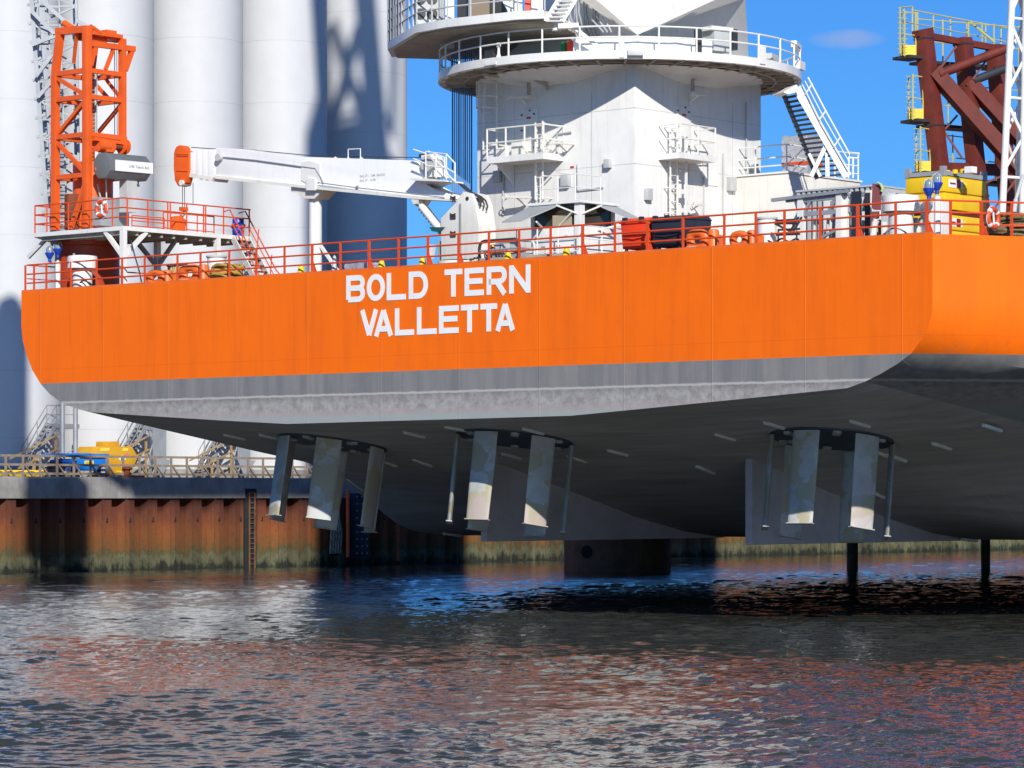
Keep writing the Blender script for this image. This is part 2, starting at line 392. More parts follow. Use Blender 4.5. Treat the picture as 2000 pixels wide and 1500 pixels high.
# ------------------------------------------------------------------ the row of white towers
TW = paint('white_tower_coating', (.56, .565, .57), .5, .04, .4, spec=.25)
t_labels = ['white steel turbine tower standing behind the orange crane and grey lattice mast',
            'white steel turbine tower between the grey lattice mast and the orange boom head',
            'white steel turbine tower standing behind the orange head of the white crane boom',
            'white steel turbine tower behind the boom rest post, its edge in shadow',
            'white steel turbine tower beside open sky, crossed by blue crane shadows']
prof = [(2.7, 0)]; z = 2.1
while z < 62:
    z += 3.62
prof += [(2.7, 62), (2.3, 62), (0, 62)]
b = MB(); b.lathe(prof, (0, 0, 0), 72); tme = b.mesh('shell', TW, angle=25)
SEAM = paint('pale_weld_seam', (.47, .48, .49), .5, .03)
b = MB(); b.lathe([(2.68, -.02), (2.704, -.018), (2.704, .018), (2.68, .02)], (0, 0, 0), 72); sme = b.mesh('weld_ring', SEAM)
DOORM = paint('grey_tower_door', (.36, .37, .38), .5, .08)
b = MB(); b.lathe([(2.85, 0), (2.85, .18), (2.72, .18)], (0, 0, 0), 48); fme = b.mesh('base_flange', LGREY)
b = MB(); b.lathe([(3.3, -.1), (3.3, .5), (2.9, .5)], (0, 0, 0), 48); pme = b.mesh('concrete_foot', CONC)
TOWERS = []
for i in range(5):
    k = i-4; p = Vector((-9.05, 192, QZ))+QD*(6.77*k)
    t = thing('turbine_tower', t_labels[i], 'wind turbine tower', p, 'white turbine towers standing in a row on the quay')
    for me, nm, zz in ((pme, 'foot', 0), (fme, 'base_flange', .5), (tme, 'shell', .52)): place(me, nm, p+ZV*zz, t)
    for q in range(12): place(sme, 'weld_ring', p+ZV*(2.1+3.62*q+(.55*i) % 1.7), t)
    TOWERS.append(p)
# ------------------------------------------------------------------ the ship
ship = thing('ship', 'orange vessel raised above the water with BOLD TERN VALLETTA on its flat stern', 'ship', S(20, 0, ZD))
out_px = [(42,570), (42,640), (45,666), (52,692), (63,722), (80,750), (98,770), (120,786), (146,797), (175,805), (300,813), (430,821), (560,828), (750,822.5), (930,817.5), (1115,812), (1300,794), (1480,776), (1655,758), (1690,745), (1720,730), (1752,711), (1780,690), (1800,664), (1812,640), (1820,610), (1822,585), (1822,458)]
OUT = [UZ(x, y, 0) for x, y in out_px]
OUT[0] = (0.0, ZD); OUT[1] = (0, OUT[1][1]); OUT[-1] = (39.93, ZD); OUT[-2] = (39.93, OUT[-2][1])
ZF = 2.36
def interp(x, xs, ys): return float(np.interp(x, xs, ys))
FB = ([0, 3.1, 8.8, 11.4, 13.7, 15.5, 17, 19, 22], [0, .108, .30, .38, .53, .745, .945, 1, 1])
FC = ([0, 2.5, 5, 8.5, 13, 17, 20, 22, 24], [0, .05, .145, .28, .55, .80, .94, .99, 1])
def fdrop(u, v):
    e = min(max((u-3.76)/8, 0), 1); e2 = min(max((35.5-u)/6, 0), 1)
    return interp(v, *FB)*(1-min(e, e2))+interp(v, *FC)*min(e, e2)
def zbot0(u):
    us = [o[0] for o in OUT[9:19]]; zs = [o[1] for o in OUT[9:19]]
    return interp(u, us, zs)
def hull_z(u, v):
    z0 = zbot0(u); return z0+(ZF-z0)*fdrop(u, v)
def flare(v): return 0 if v <= 0 else min(.59*v, 6.0)
def section(v):
    pts = []
    for i, (u, z) in enumerate(OUT):
        f = fdrop(u, v)
        if i < 9: k = max(0., min(1., (9.6-z)/(9.6-OUT[9][1])))
        elif i > 18: k = max(0., min(1., (9.6-z)/(9.6-OUT[18][1])))
        else: k = 1.
        z2 = z+(ZF-z)*f*k
        if i == 0 or i == len(OUT)-1: z2 = ZD
        us = u
        if i > 18: us = u+flare(v)*min(1, (i-18)/4)
        elif i < 6: us = u-flare(v)*min(1, (6-i)/4)
        if i <= 9: us -= min(max(v-23, 0)*.75, 10 if i < 7 else 14)  # unseen port flare, added to block sky reflection in the water under the hull
        pts.append((us, z2))
    return pts
stations = [0, .8, 1.6, 2.5, 3.5, 5, 6.5, 8, 9.5, 11, 12.2, 13.4, 14.6, 15.8, 17, 18.5, 20, 22, 24, 27, 31, 37, 44, 70, 105]
def hull_paint():
    m = bpy.data.materials.new('hull_paint'); m.use_nodes = True; n = m.node_tree; L = n.links; b = n.nodes['Principled BSDF']
    b.inputs['Roughness'].default_value = .5; b.inputs['Specular IOR Level'].default_value = .22
    g = node(n, 'ShaderNodeNewGeometry'); sx = node(n, 'ShaderNodeSeparateXYZ'); L.new(g.outputs['Position'], sx.inputs[0]); Z = sx.outputs['Z']
    def noise(scale, sc3=(1, 1, 1), det=6, rough=.6):
        mp = node(n, 'ShaderNodeMapping'); mp.inputs['Scale'].default_value = sc3; L.new(g.outputs['Position'], mp.inputs['Vector'])
        t = node(n, 'ShaderNodeTexNoise', Scale=scale, Detail=float(det), Roughness=rough); L.new(mp.outputs[0], t.inputs['Vector']); return t.outputs['Fac']
    def rng(x, a, b_, c=0., d=1.):
        r = node(n, 'ShaderNodeMapRange'); L.new(x, r.inputs[0]); r.inputs[1].default_value = a; r.inputs[2].default_value = b_; r.inputs[3].default_value = c; r.inputs[4].default_value = d; return r.outputs[0]
    def mix(f, a, b_):
        x = node(n, 'ShaderNodeMix', data_type='RGBA')
        for k, s_ in ((6, a), (7, b_)):
            if isinstance(s_, tuple): x.inputs[k].default_value = (*s_, 1)
            else: L.new(s_, x.inputs[k])
        if isinstance(f, float): x.inputs[0].default_value = f
        else: L.new(f, x.inputs[0])
        return x.outputs[2]
    def mul(a, b_):
        x = node(n, 'ShaderNodeMath', operation='MULTIPLY'); L.new(a, x.inputs[0])
        if isinstance(b_, float): x.inputs[1].default_value = b_
        else: L.new(b_, x.inputs[1])
        return x.outputs[0]
    def add(a, b_, k=1.):
        x = node(n, 'ShaderNodeMath', operation='MULTIPLY_ADD'); L.new(b_, x.inputs[0]); x.inputs[1].default_value = k; L.new(a, x.inputs[2]); return x.outputs[0]
    big = noise(.35, (1, 1, 1), 4); strk = noise(1., (2.2, 2.2, .16), 7, .62); fine = noise(1., (3.2, 3.2, 3.6), 9, .75); sp = noise(3.2, (1, 1, 1), 8, .7)
    org = mix(rng(big, .35, .7, 0, .55), (.88, .150, .003), (.81, .130, .004))
    org = mix(rng(strk, .46, .75, 0, .42), org, (.60, .10, .010))
    org = mix(rng(noise(1., (3.4, 3.4, .13), 5, .6), .62, .74, 0, .38), org, (.42, .085, .015))
    org = mix(mul(rng(noise(1., (.8, .8, 1.6), 9, .75), .56, .72, 0, .5), rng(noise(.12, (1, 1, 1), 2), .5, .62)), org, (.42, .13, .045))
    org = mix(rng(sp, .63, .8, 0, .28), org, (.45, .12, .03))
    gry = mix(rng(strk, .38, .7), (.17, .17, .172), (.24, .232, .222))
    gry = mix(rng(fine, .55, .75, 0, .35), gry, (.36, .24, .20))
    low = mix(rng(fine, .40, .62), (.24, .225, .215), (.37, .36, .35))
    zn = add(Z, fine, .5)
    low = mix(rng(zn, 7.62, 7.36, 0, 1), mix(rng(fine, .4, .6), (.15, .14, .135), (.29, .27, .255)), low)
    zz = add(Z, sp, .35)
    low = mix(rng(zz, 7.12, 6.95, 0, .75), low, (.35, .30, .29))
    low = mix(rng(zz, 6.93, 6.80, 0, .7), low, (.29, .345, .335))
    body = mix(rng(add(Z, sp, .12), 7.46, 7.40), gry, low)
    body = mix(mul(rng(add(Z, sp, .10), 7.48, 7.45), rng(add(Z, sp, .10), 7.38, 7.41)), body, (.40, .39, .375))
    # weld seams between the plates
    dd = node(n, 'ShaderNodeVectorMath', operation='DOT_PRODUCT'); dd.inputs[1].default_value = UH; L.new(g.outputs['Position'], dd.inputs[0])
    wv = node(n, 'ShaderNodeMath', operation='PINGPONG'); wv.inputs[1].default_value = 1.72; L.new(dd.outputs['Value'], wv.inputs[0])
    seam = rng(wv.outputs[0], .025, .0, 0, 1)
    zs = node(n, 'ShaderNodeMath', operation='SUBTRACT'); zs.inputs[1].default_value = 8.62; L.new(Z, zs.inputs[0])
    za = node(n, 'ShaderNodeMath', operation='ABSOLUTE'); L.new(zs.outputs[0], za.inputs[0]); hs = rng(za.outputs[0], .02, .0, 0, 1)
    org = mix(mul(seam, .10), org, (.98, .42, .12)); org = mix(mul(hs, .25), org, (.40, .08, .01))
    body = mix(mul(seam, .16), body, (.5, .42, .38))
    fin = mix(rng(Z, 8.105, 8.095), org, body)
    L.new(fin, b.inputs['Base Color'])
    bp = node(n, 'ShaderNodeBump', Strength=.5, Distance=.06); L.new(add(noise(.55, (1, 1, 1), 2), seam, .3), bp.inputs['Height']); L.new(bp.outputs[0], b.inputs['Normal'])
    return m
HULL = hull_paint()
def under_mat():
    m = bpy.data.materials.new('antifouling'); m.use_nodes = True; n = m.node_tree; L = n.links; b = n.nodes['Principled BSDF']; b.inputs['Roughness'].default_value = .6
    g = node(n, 'ShaderNodeNewGeometry')
    d1 = node(n, 'ShaderNodeVectorMath', operation='DOT_PRODUCT'); d1.inputs[1].default_value = UH; L.new(g.outputs['Position'], d1.inputs[0])
    d2 = node(n, 'ShaderNodeVectorMath', operation='DOT_PRODUCT'); d2.inputs[1].default_value = VH; L.new(g.outputs['Position'], d2.inputs[0])
    cx = node(n, 'ShaderNodeCombineXYZ'); L.new(d1.outputs['Value'], cx.inputs[0]); L.new(d2.outputs['Value'], cx.inputs[1])
    def nz(s3, sc_, det):
        mp = node(n, 'ShaderNodeMapping'); mp.inputs['Scale'].default_value = s3; L.new(cx.outputs[0], mp.inputs['Vector'])
        t = node(n, 'ShaderNodeTexNoise', Scale=sc_, Detail=float(det), Roughness=.65); L.new(mp.outputs[0], t.inputs['Vector']); return t.outputs['Fac']
    a = nz((.25, 1.6, 1), 1.0, 7); c = nz((1, 1, 1), .5, 5); 
    r1 = node(n, 'ShaderNodeValToRGB'); e = r1.color_ramp.elements; e[0].position = .33; e[0].color = (.31, .305, .30, 1); e[1].position = .72; e[1].color = (.56, .53, .50, 1); L.new(a, r1.inputs[0])
    mx = node(n, 'ShaderNodeMix', data_type='RGBA'); mx.inputs[7].default_value = (.46, .40, .38, 1); rr = node(n, 'ShaderNodeMapRange'); rr.inputs[1].default_value = .45; rr.inputs[2].default_value = .7; rr.inputs[4].default_value = .7
    L.new(c, rr.inputs[0]); L.new(rr.outputs[0], mx.inputs[0]); L.new(r1.outputs[0], mx.inputs[6])
    out = mx.outputs[2]
    for src, per in ((d1, 2.9), (d2, 2.3)):
        pp = node(n, 'ShaderNodeMath', operation='PINGPONG'); pp.inputs[1].default_value = per; L.new(src.outputs['Value'], pp.inputs[0])
        r2 = node(n, 'ShaderNodeMapRange'); r2.inputs[1].default_value = .035; r2.inputs[2].default_value = 0; r2.inputs[4].default_value = .5; L.new(pp.outputs[0], r2.inputs[0])
        m2 = node(n, 'ShaderNodeMix', data_type='RGBA'); m2.inputs[7].default_value = (.55, .54, .5, 1); L.new(r2.outputs[0], m2.inputs[0]); L.new(out, m2.inputs[6]); out = m2.outputs[2]
    L.new(out, b.inputs['Base Color']); return m
ANTI = under_mat()
DECKM = paint('deck_paint', (.20, .09, .05), .8, .2)
b = MB().use(HULL).use(ANTI).use(DECKM)
secs = []
for v in stations: secs.append([b.v(S(u, v, z)) for u, z in section(v)])
for a, c in zip(secs[:-1], secs[1:]):
    for i in range(len(a)-1):
        b.mi = 1 if 8 <= i < 19 else 0
        b._f([a[i], a[i+1], c[i+1], c[i]])
b.mi = 2
for a, c in zip(secs[:-1], secs[1:]): b._f([a[-1], a[0], c[0], c[-1]], False)
b.mi = 0; b._f(secs[-1], False)
b.build('hull', None, ship, angle=28)
b = MB().use(HULL); b.prism([S(u, -.012, z) for u, z in OUT], VH*.2); b.build('transom', None, ship, angle=12)
b = MB().use(FAIR)
b.sb(0, 39.93, .0, .10, ZD, ZD+.07); b.build('deck_edge_bar', None, ship)
# name and home port in ribbon strokes
def ribbon(mb, pts, wd, closed, fn, dz):
    n = len(pts); L_, R_ = [], []
    for i, p in enumerate(pts):
        a = pts[i-1] if (i or closed) else p; c = pts[(i+1) % n] if (i < n-1 or closed) else p
        d1 = Vector((p[0]-a[0], p[1]-a[1])); d2 = Vector((c[0]-p[0], c[1]-p[1]))
        if d1.length < 1e-9: d1 = d2
        if d2.length < 1e-9: d2 = d1
        d1.normalize(); d2.normalize(); n1 = Vector((-d1.y, d1.x)); n2 = Vector((-d2.y, d2.x)); m = (n1+n2)
        m = m/m.dot(n1) if m.length > .2 else n1
        L_.append((p[0]+m.x*wd/2, p[1]+m.y*wd/2)); R_.append((p[0]-m.x*wd/2, p[1]-m.y*wd/2))
    f0 = [[mb.v(fn(*q, dz)) for q in X] for X in (L_, R_)]; b0 = [[mb.v(fn(*q, -.01)) for q in X] for X in (L_, R_)]
    for i in range(n if closed else n-1):
        j = (i+1) % n
        mb._f([f0[0][i], f0[0][j], f0[1][j], f0[1][i]], False)
        mb._f([f0[0][i], b0[0][i], b0[0][j], f0[0][j]], False); mb._f([f0[1][j], b0[1][j], b0[1][i], f0[1][i]], False)
    if not closed:
        for i in (0, n-1): mb._f([f0[0][i], f0[1][i], b0[1][i], b0[0][i]], False)
def arc(cx, cy, rx, ry, a0, a1, n=10): return [(cx+rx*math.cos(R(a0+(a1-a0)*i/n)), cy+ry*math.sin(R(a0+(a1-a0)*i/n))) for i in range(n+1)]
def letter(ch, w_, h, s):          # strokes of a letter in a w_ by h box, stroke width s
    e = s/2; x0, x1, y0, y1, ym = e, w_-e, e, h-e, h*.52
    r = min(.34*h, (w_-s)*.8)
    if ch == 'B':
        r1, r2 = (y1-ym)/2, (ym-y0)/2
        return [([(x0, y0), (x0, y1)]+[(x1-r1, y1)]+arc(x1-r1, ym+r1, r1-.01, r1, 80, -80, 8)+[(x1-r1, ym)]+[(x0, ym)], False, .016),
                ([(x0, ym-.001), (x1-r2, ym-.001)]+arc(x1-r2, y0+r2, r2, r2, 80, -80, 8)+[(x1-r2, y0), (x0, y0)], False, .019)]
    if ch == 'O': return [(arc(w_/2, h/2, w_/2-e, h/2-e, 90, 450, 28)[:-1], True, .016)]
    if ch == 'L': return [([(x0, h), (x0, y0), (w_, y0)], False, .016)]
    if ch == 'D': return [([(x0, y0), (x0, y1), (x1-r, y1)]+arc(x1-r, y1-r*1.15, r, r*1.15, 82, 0, 7)+arc(x1-r, y0+r*1.15, r, r*1.15, 0, -82, 7)+[(x1-r, y0)], True, .016)]
    if ch == 'T': return [([(0, y1), (w_, y1)], False, .016), ([(w_/2, y1), (w_/2, 0)], False, .019)]
    if ch == 'E': return [([(w_, y1), (x0, y1), (x0, y0), (w_, y0)], False, .016), ([(x0, ym), (w_*.93, ym)], False, .019)]
    if ch == 'R':
        r1 = (y1-h*.46)/2
        return [([(x0, 0), (x0, y1), (x1-r1, y1)]+arc(x1-r1, y1-r1, r1, r1, 80, -80, 8)+[(x1-r1, y1-2*r1), (x0, y1-2*r1)], False, .016), ([(w_*.50, h*.46), (x1+.01, 0)], False, .019)]
    if ch == 'N': return [([(x0, 0), (x0, h)], False, .016), ([(x1, 0), (x1, h)], False, .0165), ([(x0, h-e*.6), (x1, e*.6)], False, .019)]
    if ch == 'V': return [([(e, h), (w_/2, e*.6)], False, .016), ([(w_-e, h), (w_/2, e*.6)], False, .019)]
    if ch == 'A': return [([(e, 0), (w_/2, h-e*.5)], False, .016), ([(w_-e, 0), (w_/2, h-e*.5)], False, .019), ([(w_*.25, h*.27), (w_*.75, h*.27)], False, .022)]
LETW = paint('white_lettering', (.80, .80, .78), .4, .04)
def word(items, base, name):
    mb = MB()
    (xa, ya, xb, yb, hh) = base
    z0 = (UZ(xa, ya, 0)[1]+UZ(xb, yb, 0)[1])/2
    for ch, xl, xr in items:
        u0 = UZ(xl, ya, 0)[0]; u1 = UZ(xr, ya, 0)[0]
        fn = lambda x, y, d, u0=u0: S(u0+x, -.012-d, z0+y)
        for pts, cl_, dz in letter(ch, u1-u0, hh, .185): ribbon(mb, pts, .185, cl_, fn, dz)
    return mb.build(name, LETW, ship)
word([('B',677,713), ('O',717,752), ('L',756,793), ('D',799,836)], (677, 591.5, 1033, 571.5, .90), 'ship_name_lettering')
word([('T',869,903), ('E',908,945), ('R',951,990), ('N',995,1036)], (677, 591.5, 1033, 571.5, .90), 'ship_name_lettering')
word([('V',704,739), ('A',731,768), ('L',772,809), ('L',815,853), ('E',858,896), ('T',901,934), ('T',939,971), ('A',968,1006)], (725, 658.5, 1000, 645, .90), 'home_port_lettering')
# deck railing: transom and the side running away to the right
post_px = [50, 67, 91, 139, 189, 239, 283, 347, 392, 448, 501, 556, 610, 665, 721, 778.5, 836, 896, 955, 1014, 1075.5, 1138, 1201, 1264.5, 1334, 1414.5, 1476, 1532, 1602, 1675, 1749, 1810]
RH = 1.0
us = [UZ(x, 480, .18)[0] for x in post_px]
cor = S(39.75, .18, ZD)
base = [S(max(us[0]-.1, .1), .18, ZD), cor]
side_dir = (UH*.59+VH).normalized()
side_end = cor+side_dir*7.5
b = MB(); rails(b, [base[0], cor, side_end], RH, r=.032)
b.path([S(.1, .18, ZD)+ZV*RH, S(.1, 7, ZD)+ZV*RH], .028, 6); b.path([S(.1, .18, ZD)+ZV*RH*.5, S(.1, 7, ZD)+ZV*RH*.5], .022, 6)
rl = b.build('deck_railing', RAILC, ship)
pm = MB(); pm.box((0, 0, RH/2), (.075, .04, RH)); pme = pm.mesh('post', RAILC)
pm = MB(); pm.box((0, 0, RH/2), (.10, .04, RH)); pm.prism([(UH*.05), (UH*.24), (UH*.05+ZV*.42)], VH*.03); pmb = pm.mesh('braced_post', RAILC)
for i, u in enumerate(us): place(pmb if i in (12, 14, 16, 17, 21, 23, 29, 31) else pme, 'post', S(u, .17, ZD), rl)
for k in range(1, 8): place(pmb if k % 2 == 0 else pme, 'post', cor+side_dir*(.62+.98*(k-1)), rl)
# ------------------------------------------------------------------ under the hull
def on_hull(px, py, v0=.3, v1=40):
    pv = None; v = v0
    while v < v1:
        p = W(px, py, v); u = UV(p)[0]; d = p.z-hull_z(u, v)
        if pv is not None and pv*d <= 0: return p, u, v
        pv = d; v += .05
    p = W(px, py, 8); return p, UV(p)[0], 8
def hull_frame(u, v):
    e = .4; dzu = (hull_z(u+e, v)-hull_z(u-e, v))/(2*e); dzv = (hull_z(u, v+e)-hull_z(u, max(v-e, 0)))/(e+min(e, v))
    dn = (UH*dzu+VH*dzv-ZV).normalized(); ex = (UH+ZV*dzu).normalized(); ey = dn.cross(ex).normalized()
    if ey.dot(VH) < 0: ey = -ey
    return dn, ex, ey
def blade_mat():
    m = paint('foul_blade_metal', (.47, .475, .45), .6, .15, 1.5, spec=.3)
    n = m.node_tree; L = n.links; b = n.nodes['Principled BSDF']
    src = b.inputs['Base Color'].links[0].from_socket
    g = node(n, 'ShaderNodeNewGeometry'); t = node(n, 'ShaderNodeTexNoise', Scale=.75, Detail=5.0, Roughness=.55); L.new(g.outputs['Position'], t.inputs['Vector'])
    r = node(n, 'ShaderNodeMapRange'); r.inputs[1].default_value = .49; r.inputs[2].default_value = .515; r.inputs[4].default_value = .9; L.new(t.outputs['Fac'], r.inputs[0])
    x = node(n, 'ShaderNodeMix', data_type='RGBA'); x.inputs[7].default_value = (.37, .33, .22, 1); L.new(src, x.inputs[6]); L.new(r.outputs[0], x.inputs[0])
    t2 = node(n, 'ShaderNodeTexNoise', Scale=.6, Detail=3.0); mp = node(n, 'ShaderNodeMapping'); mp.inputs['Location'].default_value = (7, 3, 1); L.new(g.outputs['Position'], mp.inputs['Vector']); L.new(mp.outputs[0], t2.inputs['Vector'])
    r2 = node(n, 'ShaderNodeMapRange'); r2.inputs[1].default_value = .56; r2.inputs[2].default_value = .58; r2.inputs[4].default_value = .55; L.new(t2.outputs['Fac'], r2.inputs[0])
    y = node(n, 'ShaderNodeMix', data_type='RGBA'); y.inputs[7].default_value = (.44, .36, .365, 1); L.new(x.outputs[2], y.inputs[6]); L.new(r2.outputs[0], y.inputs[0])
    L.new(y.outputs[2], b.inputs['Base Color']); return m
BLADEM = blade_mat()
def propeller(px, py, rot, v=None, blen=2.95):
    if v is None: c, u, v = on_hull(px, py)
    else: c = W(px, py, v); u = UV(c)[0]
    dn, ex, ey = hull_frame(u, v)
    b = MB(); b.lathe([(0, .05), (1.98, .05), (2.04, -.2)], c, 40, (ex, ey, dn))
    hub = b.build('propeller_unit', PLATE_BLUE, ship)
    vx = (Vector((1, 0, 0))-dn*dn.x).normalized(); vy = dn.cross(vx); vy = vy if vy.y > 0 else -vy
    for k in range(6):
        a = R(60*k+rot); rd = vx*math.cos(a)+vy*math.sin(a); tg = -vx*math.sin(a)+vy*math.cos(a)
        p = c+rd*1.93+dn*.10; m = MB(); prof = []
        for i in range(17):
            s_ = i/16*2-1; x = s_*.46; yv = .085*math.sqrt(max(0, 1-s_*s_))*(1 if abs(s_) < .99 else 0)
            prof.append((x, yv))
        loop = prof+[(x, -y) for x, y in prof[::-1][1:-1]]
        rings = [[m.v(p+tg*x*k2+rd*y+dn*z) for x, y in loop] for z, k2 in ((0, 1.0), (blen*.5, .98), (blen, .93))]
        for A1, B1 in zip(rings[:-1], rings[1:]):
            for i in range(len(loop)): m._f([A1[i], B1[i], B1[(i+1) % len(loop)], A1[(i+1) % len(loop)]])
        m._f(rings[-1]); m._f(rings[0])
        m.box(p+dn*(blen+.012), (.95*.93, .21, .03), (tg, rd, dn))
        m.build('blade', BLADEM, hub)
        for ss in (-1, 1):
            for q in (.55, .95):
                bm_ = MB(); bm_.lathe([(0, .02), (.13, .02), (.15, -.06)], c+(rd*math.cos(R(30))+tg*ss*.5)*(1.0+q*.75)+dn*.12, 10, (ex, ey, dn)); bm_.build('bolt_cover', ANODE, hub)
    return c
propeller(650, 864, 30, blen=2.85)
propeller(1006, 856, 0)
propeller(1625, 856, 0)
def skeg(u, v0, v1, zb):
    m = MB(); pts = [(v0, zb), (v0, hull_z(u, v0)+.05)]
    for i in range(1, 12): vv = v0+(v1-v0)*i/11; pts.append((vv, max(hull_z(u, vv)+.05, zb+.02)))
    pts.append((v1, zb)); L_ = [m.v(S(u-.14, v, z)) for v, z in pts]; R2 = [m.v(S(u+.14, v, z)) for v, z in pts]
    m._f(L_, False); m._f(R2[::-1], False)
    for i in range(len(pts)): j = (i+1) % len(pts); m._f([L_[i], L_[j], R2[j], R2[i]], False)
    m.build('skeg', SKEGM, ship, angle=10)
SKEGM = paint('grey_skeg_paint', (.50, .47, .49), .6, .12, .6, dirt=(.25, .2, .18), damt=.4)
pA = W(945, 1055, 8.5); uA = UV(pA)[0]; skeg(uA, 8.5, 22.5, ZF-.01)
pB = W(1462, 1057, 9.0); uB = UV(pB)[0]; skeg(uB, 9.0, 22.5, ZF-.012)
anode_px = [(458,852), (527,852), (650,866.5), (809,847.5), (890,835.5), (757,903), (825,902), (1042,840.5), (1000,889), (1127,894), (1207,883), (1417,852), (1512,829), (1378,916), (1680,826), (1840,870), (1727,887), (1752,893), (1938,834), (883,1043), (1893,1053), (1710,963), (695,945)]
for px, py in anode_px:
    p, u, v = on_hull(px, py); dn, ex, ey = hull_frame(u, v)
    m = MB(); m.box(p+dn*.035, (.13, 1.0, .10), (ex, ey, dn)); m.box(p+dn*.01, (.05, 1.2, .03), (ex, ey, dn)); m.build('anode', ANODE, ship, bevel=.015)
# ================================================================== white telescopic deck crane and its rest (in the plane v=VC3)
V3 = 5.2
cb = W(895, 540, V3); cu0 = UV(cb)[0]
crane = thing('deck_crane', 'white telescopic knuckle crane with orange boom head lying on its rest above the railing', 'crane', S(cu0, V3, ZD))
def PP(px, py, dv=0): return W(px, py, V3)+VH*(dv+.42)
b = MB()      # column
b.prism([PP(863,525,-.45), PP(937,525,-.45), PP(936,440,-.45), PP(930,398,-.45), PP(922,378,-.45), PP(905,374,-.45), PP(893,396,-.45), PP(862,425,-.45)], VH*.14)
b.prism([PP(863,525,.31), PP(937,525,.31), PP(936,440,.31), PP(930,398,.31), PP(922,378,.31), PP(905,374,.31), PP(893,396,.31), PP(862,425,.31)], VH*.14)
b.prism([PP(868,525,-.31), PP(934,525,-.31), PP(934,440,-.31), PP(926,402,-.31), PP(897,402,-.31), PP(868,430,-.31)], VH*.62)
col = b.build('column', CREAM, crane, bevel=.02)
b = MB(); b.lathe([(.9, 0), (.9, .25), (.72, .3), (.72, .6)], S(cu0, V3, ZD), 28); b.build('slewing_base', CREAM, crane)
b = MB(); b.path([PP(914,388,-.47), PP(914,388,.47)], .07, 14); b.build('pivot_pin', DARK, crane)
for yy in (387, 421, 456):
    m = MB(); m.box(PP(887,yy,-.47), (.16, .05, .10)); m.box(PP(887,yy+6,-.47), (.22, .05, .03)); m.box(PP(883,yy,-.49), (.03, .05, .16)); m.box(PP(891,yy,-.49), (.03, .05, .16)); m.build('cable_clamp', DARK, crane)
m = MB(); m.bar(PP(902,398,-.5), PP(902,516,-.5), .07, .04, VH); m.build('cable_tray', GREY, crane)
# boom: outer box, telescoped sections
def slab(mb, pts, dv0, dv1): mb.prism([PP(x, y, dv0) for x, y in pts], VH*(dv1-dv0))
b = MB(); slab(b, [(422,289), (470,291), (500,294), (587,306), (815,314), (822,331), (833,362), (853,372), (884,381), (884,391), (815,386), (600,365), (422,346)], -.42, .42)
b.mats = []; BOOMW = paint('bright_white_boom_paint', (.90, .90, .88), .4, .03, dirt=(.5, .45, .35), damt=.2, streak=True); boom = b.build('boom', BOOMW, crane, bevel=.015)
b = MB(); slab(b, [(422,343), (600,362), (815,383), (884,388), (884,393), (815,389), (600,368), (422,349)], -.50, .50); b.build('boom_flange', CREAM, boom)
for i, (xa, xb, t0, t1, b0, b1, wv) in enumerate([(405,424,292,291,345,347,.40), (392,406,293,292,343,345,.36), (379,393,294.5,293.5,341,343,.33), (365,380,297,296,339,340,.28)]):
    m = MB(); slab(m, [(xa,t0), (xb,t1), (xb,b1), (xa,b0)], -wv, wv); m.build('telescopic_section', BOOMW, crane, bevel=.01)
    m = MB(); slab(m, [(xa+1,b0-2), (xa+11,b1-1), (xa+8,b1+7), (xa-4,b0+5)], -wv*1.02, wv*1.02); m.build('slide_pad_bracket', CREAM, crane)
b = MB(); slab(b, [(339,292), (342,286), (348,283), (354,284), (358,288), (358,294), (367,296), (367,332), (365,341), (361,356), (352,364), (345,363), (339,352), (337,330), (337,300)], -.36, -.06)
hd = b.build('boom_head', ORANGE, crane, bevel=.02)
b = MB()
for yy in (300, 303.5, 333): b.bar(PP(343,yy,-.37), PP(366,yy+1,-.37), .03, .04, VH)
b.build('head_rib', ORANGE, hd)
b = MB(); b.path([PP(354,357,-.44), PP(354,357,.0)], .11, 14); b.build('sheave', CREAM, hd)
for x, ye in ((340.5,404), (344.5,404), (361,398)):
    m = MB(); m.tube(PP(x,355), PP(x,ye), .013, 5); m.build('hoist_wire', DARK, crane)
b = MB(); slab(b, [(338,403), (347,403), (347,410), (344,412), (341,412), (338,410)], -.12, .12); hb = b.build('hook_block', ORANGE, crane)
b = MB(); b.path([PP(x, y) for x, y in [(343,412), (344,418), (341,422), (338,419)]], .022, 6); b.build('hook', DARK, hb)
b = MB(); b.path([PP(432,308,-.62), PP(432,308,-.42)], .14, 18); b.build('hose_reel', LGREY, crane)
b = MB(); b.path([PP(x, y, -.46) for x, y in [(438,307), (500,313), (587,325), (617,329), (627,345), (633,358)]], .025, 6); b.build('side_hose', GREY, crane)
b = MB(); b.path([PP(x, y, -.52) for x, y in [(625,357), (700,367), (800,378), (872,386)]], .022, 6); b.path([PP(x, y, -.52) for x, y in [(698,368), (703,364)]], .04, 6); b.build('flange_pipe', GREY, crane)
b = MB(); b.path([PP(x, y, .0) for x, y in [(358,286), (400,289), (482,292), (600,303), (808,306), (818,303)]], .018, 6); b.build('top_wire', DARK, crane)
b = MB(); slab(b, [(455,290), (482,290), (482,295), (455,294)], -.1, .1); b.build('wire_guide', GREY, crane)
b = MB(); slab(b, [(590,318), (604,314), (626,320), (626,356), (606,362), (590,352)], -.46, -.42); b.build('side_plate', WHITE, boom)
for cx in (640, 665, 690):
    m = MB(); slab(m, [(cx-4,310), (cx,304), (cx+4,310.5)], -.05, .05); m.build('lifting_lug', WHITE, boom)
b = MB(); b.path([PP(x, y, -.3) for x, y in [(675.5,311), (675.5,291), (699.5,290), (699.5,312)]], .022, 6); b.build('hand_hoop', WHITE, boom)
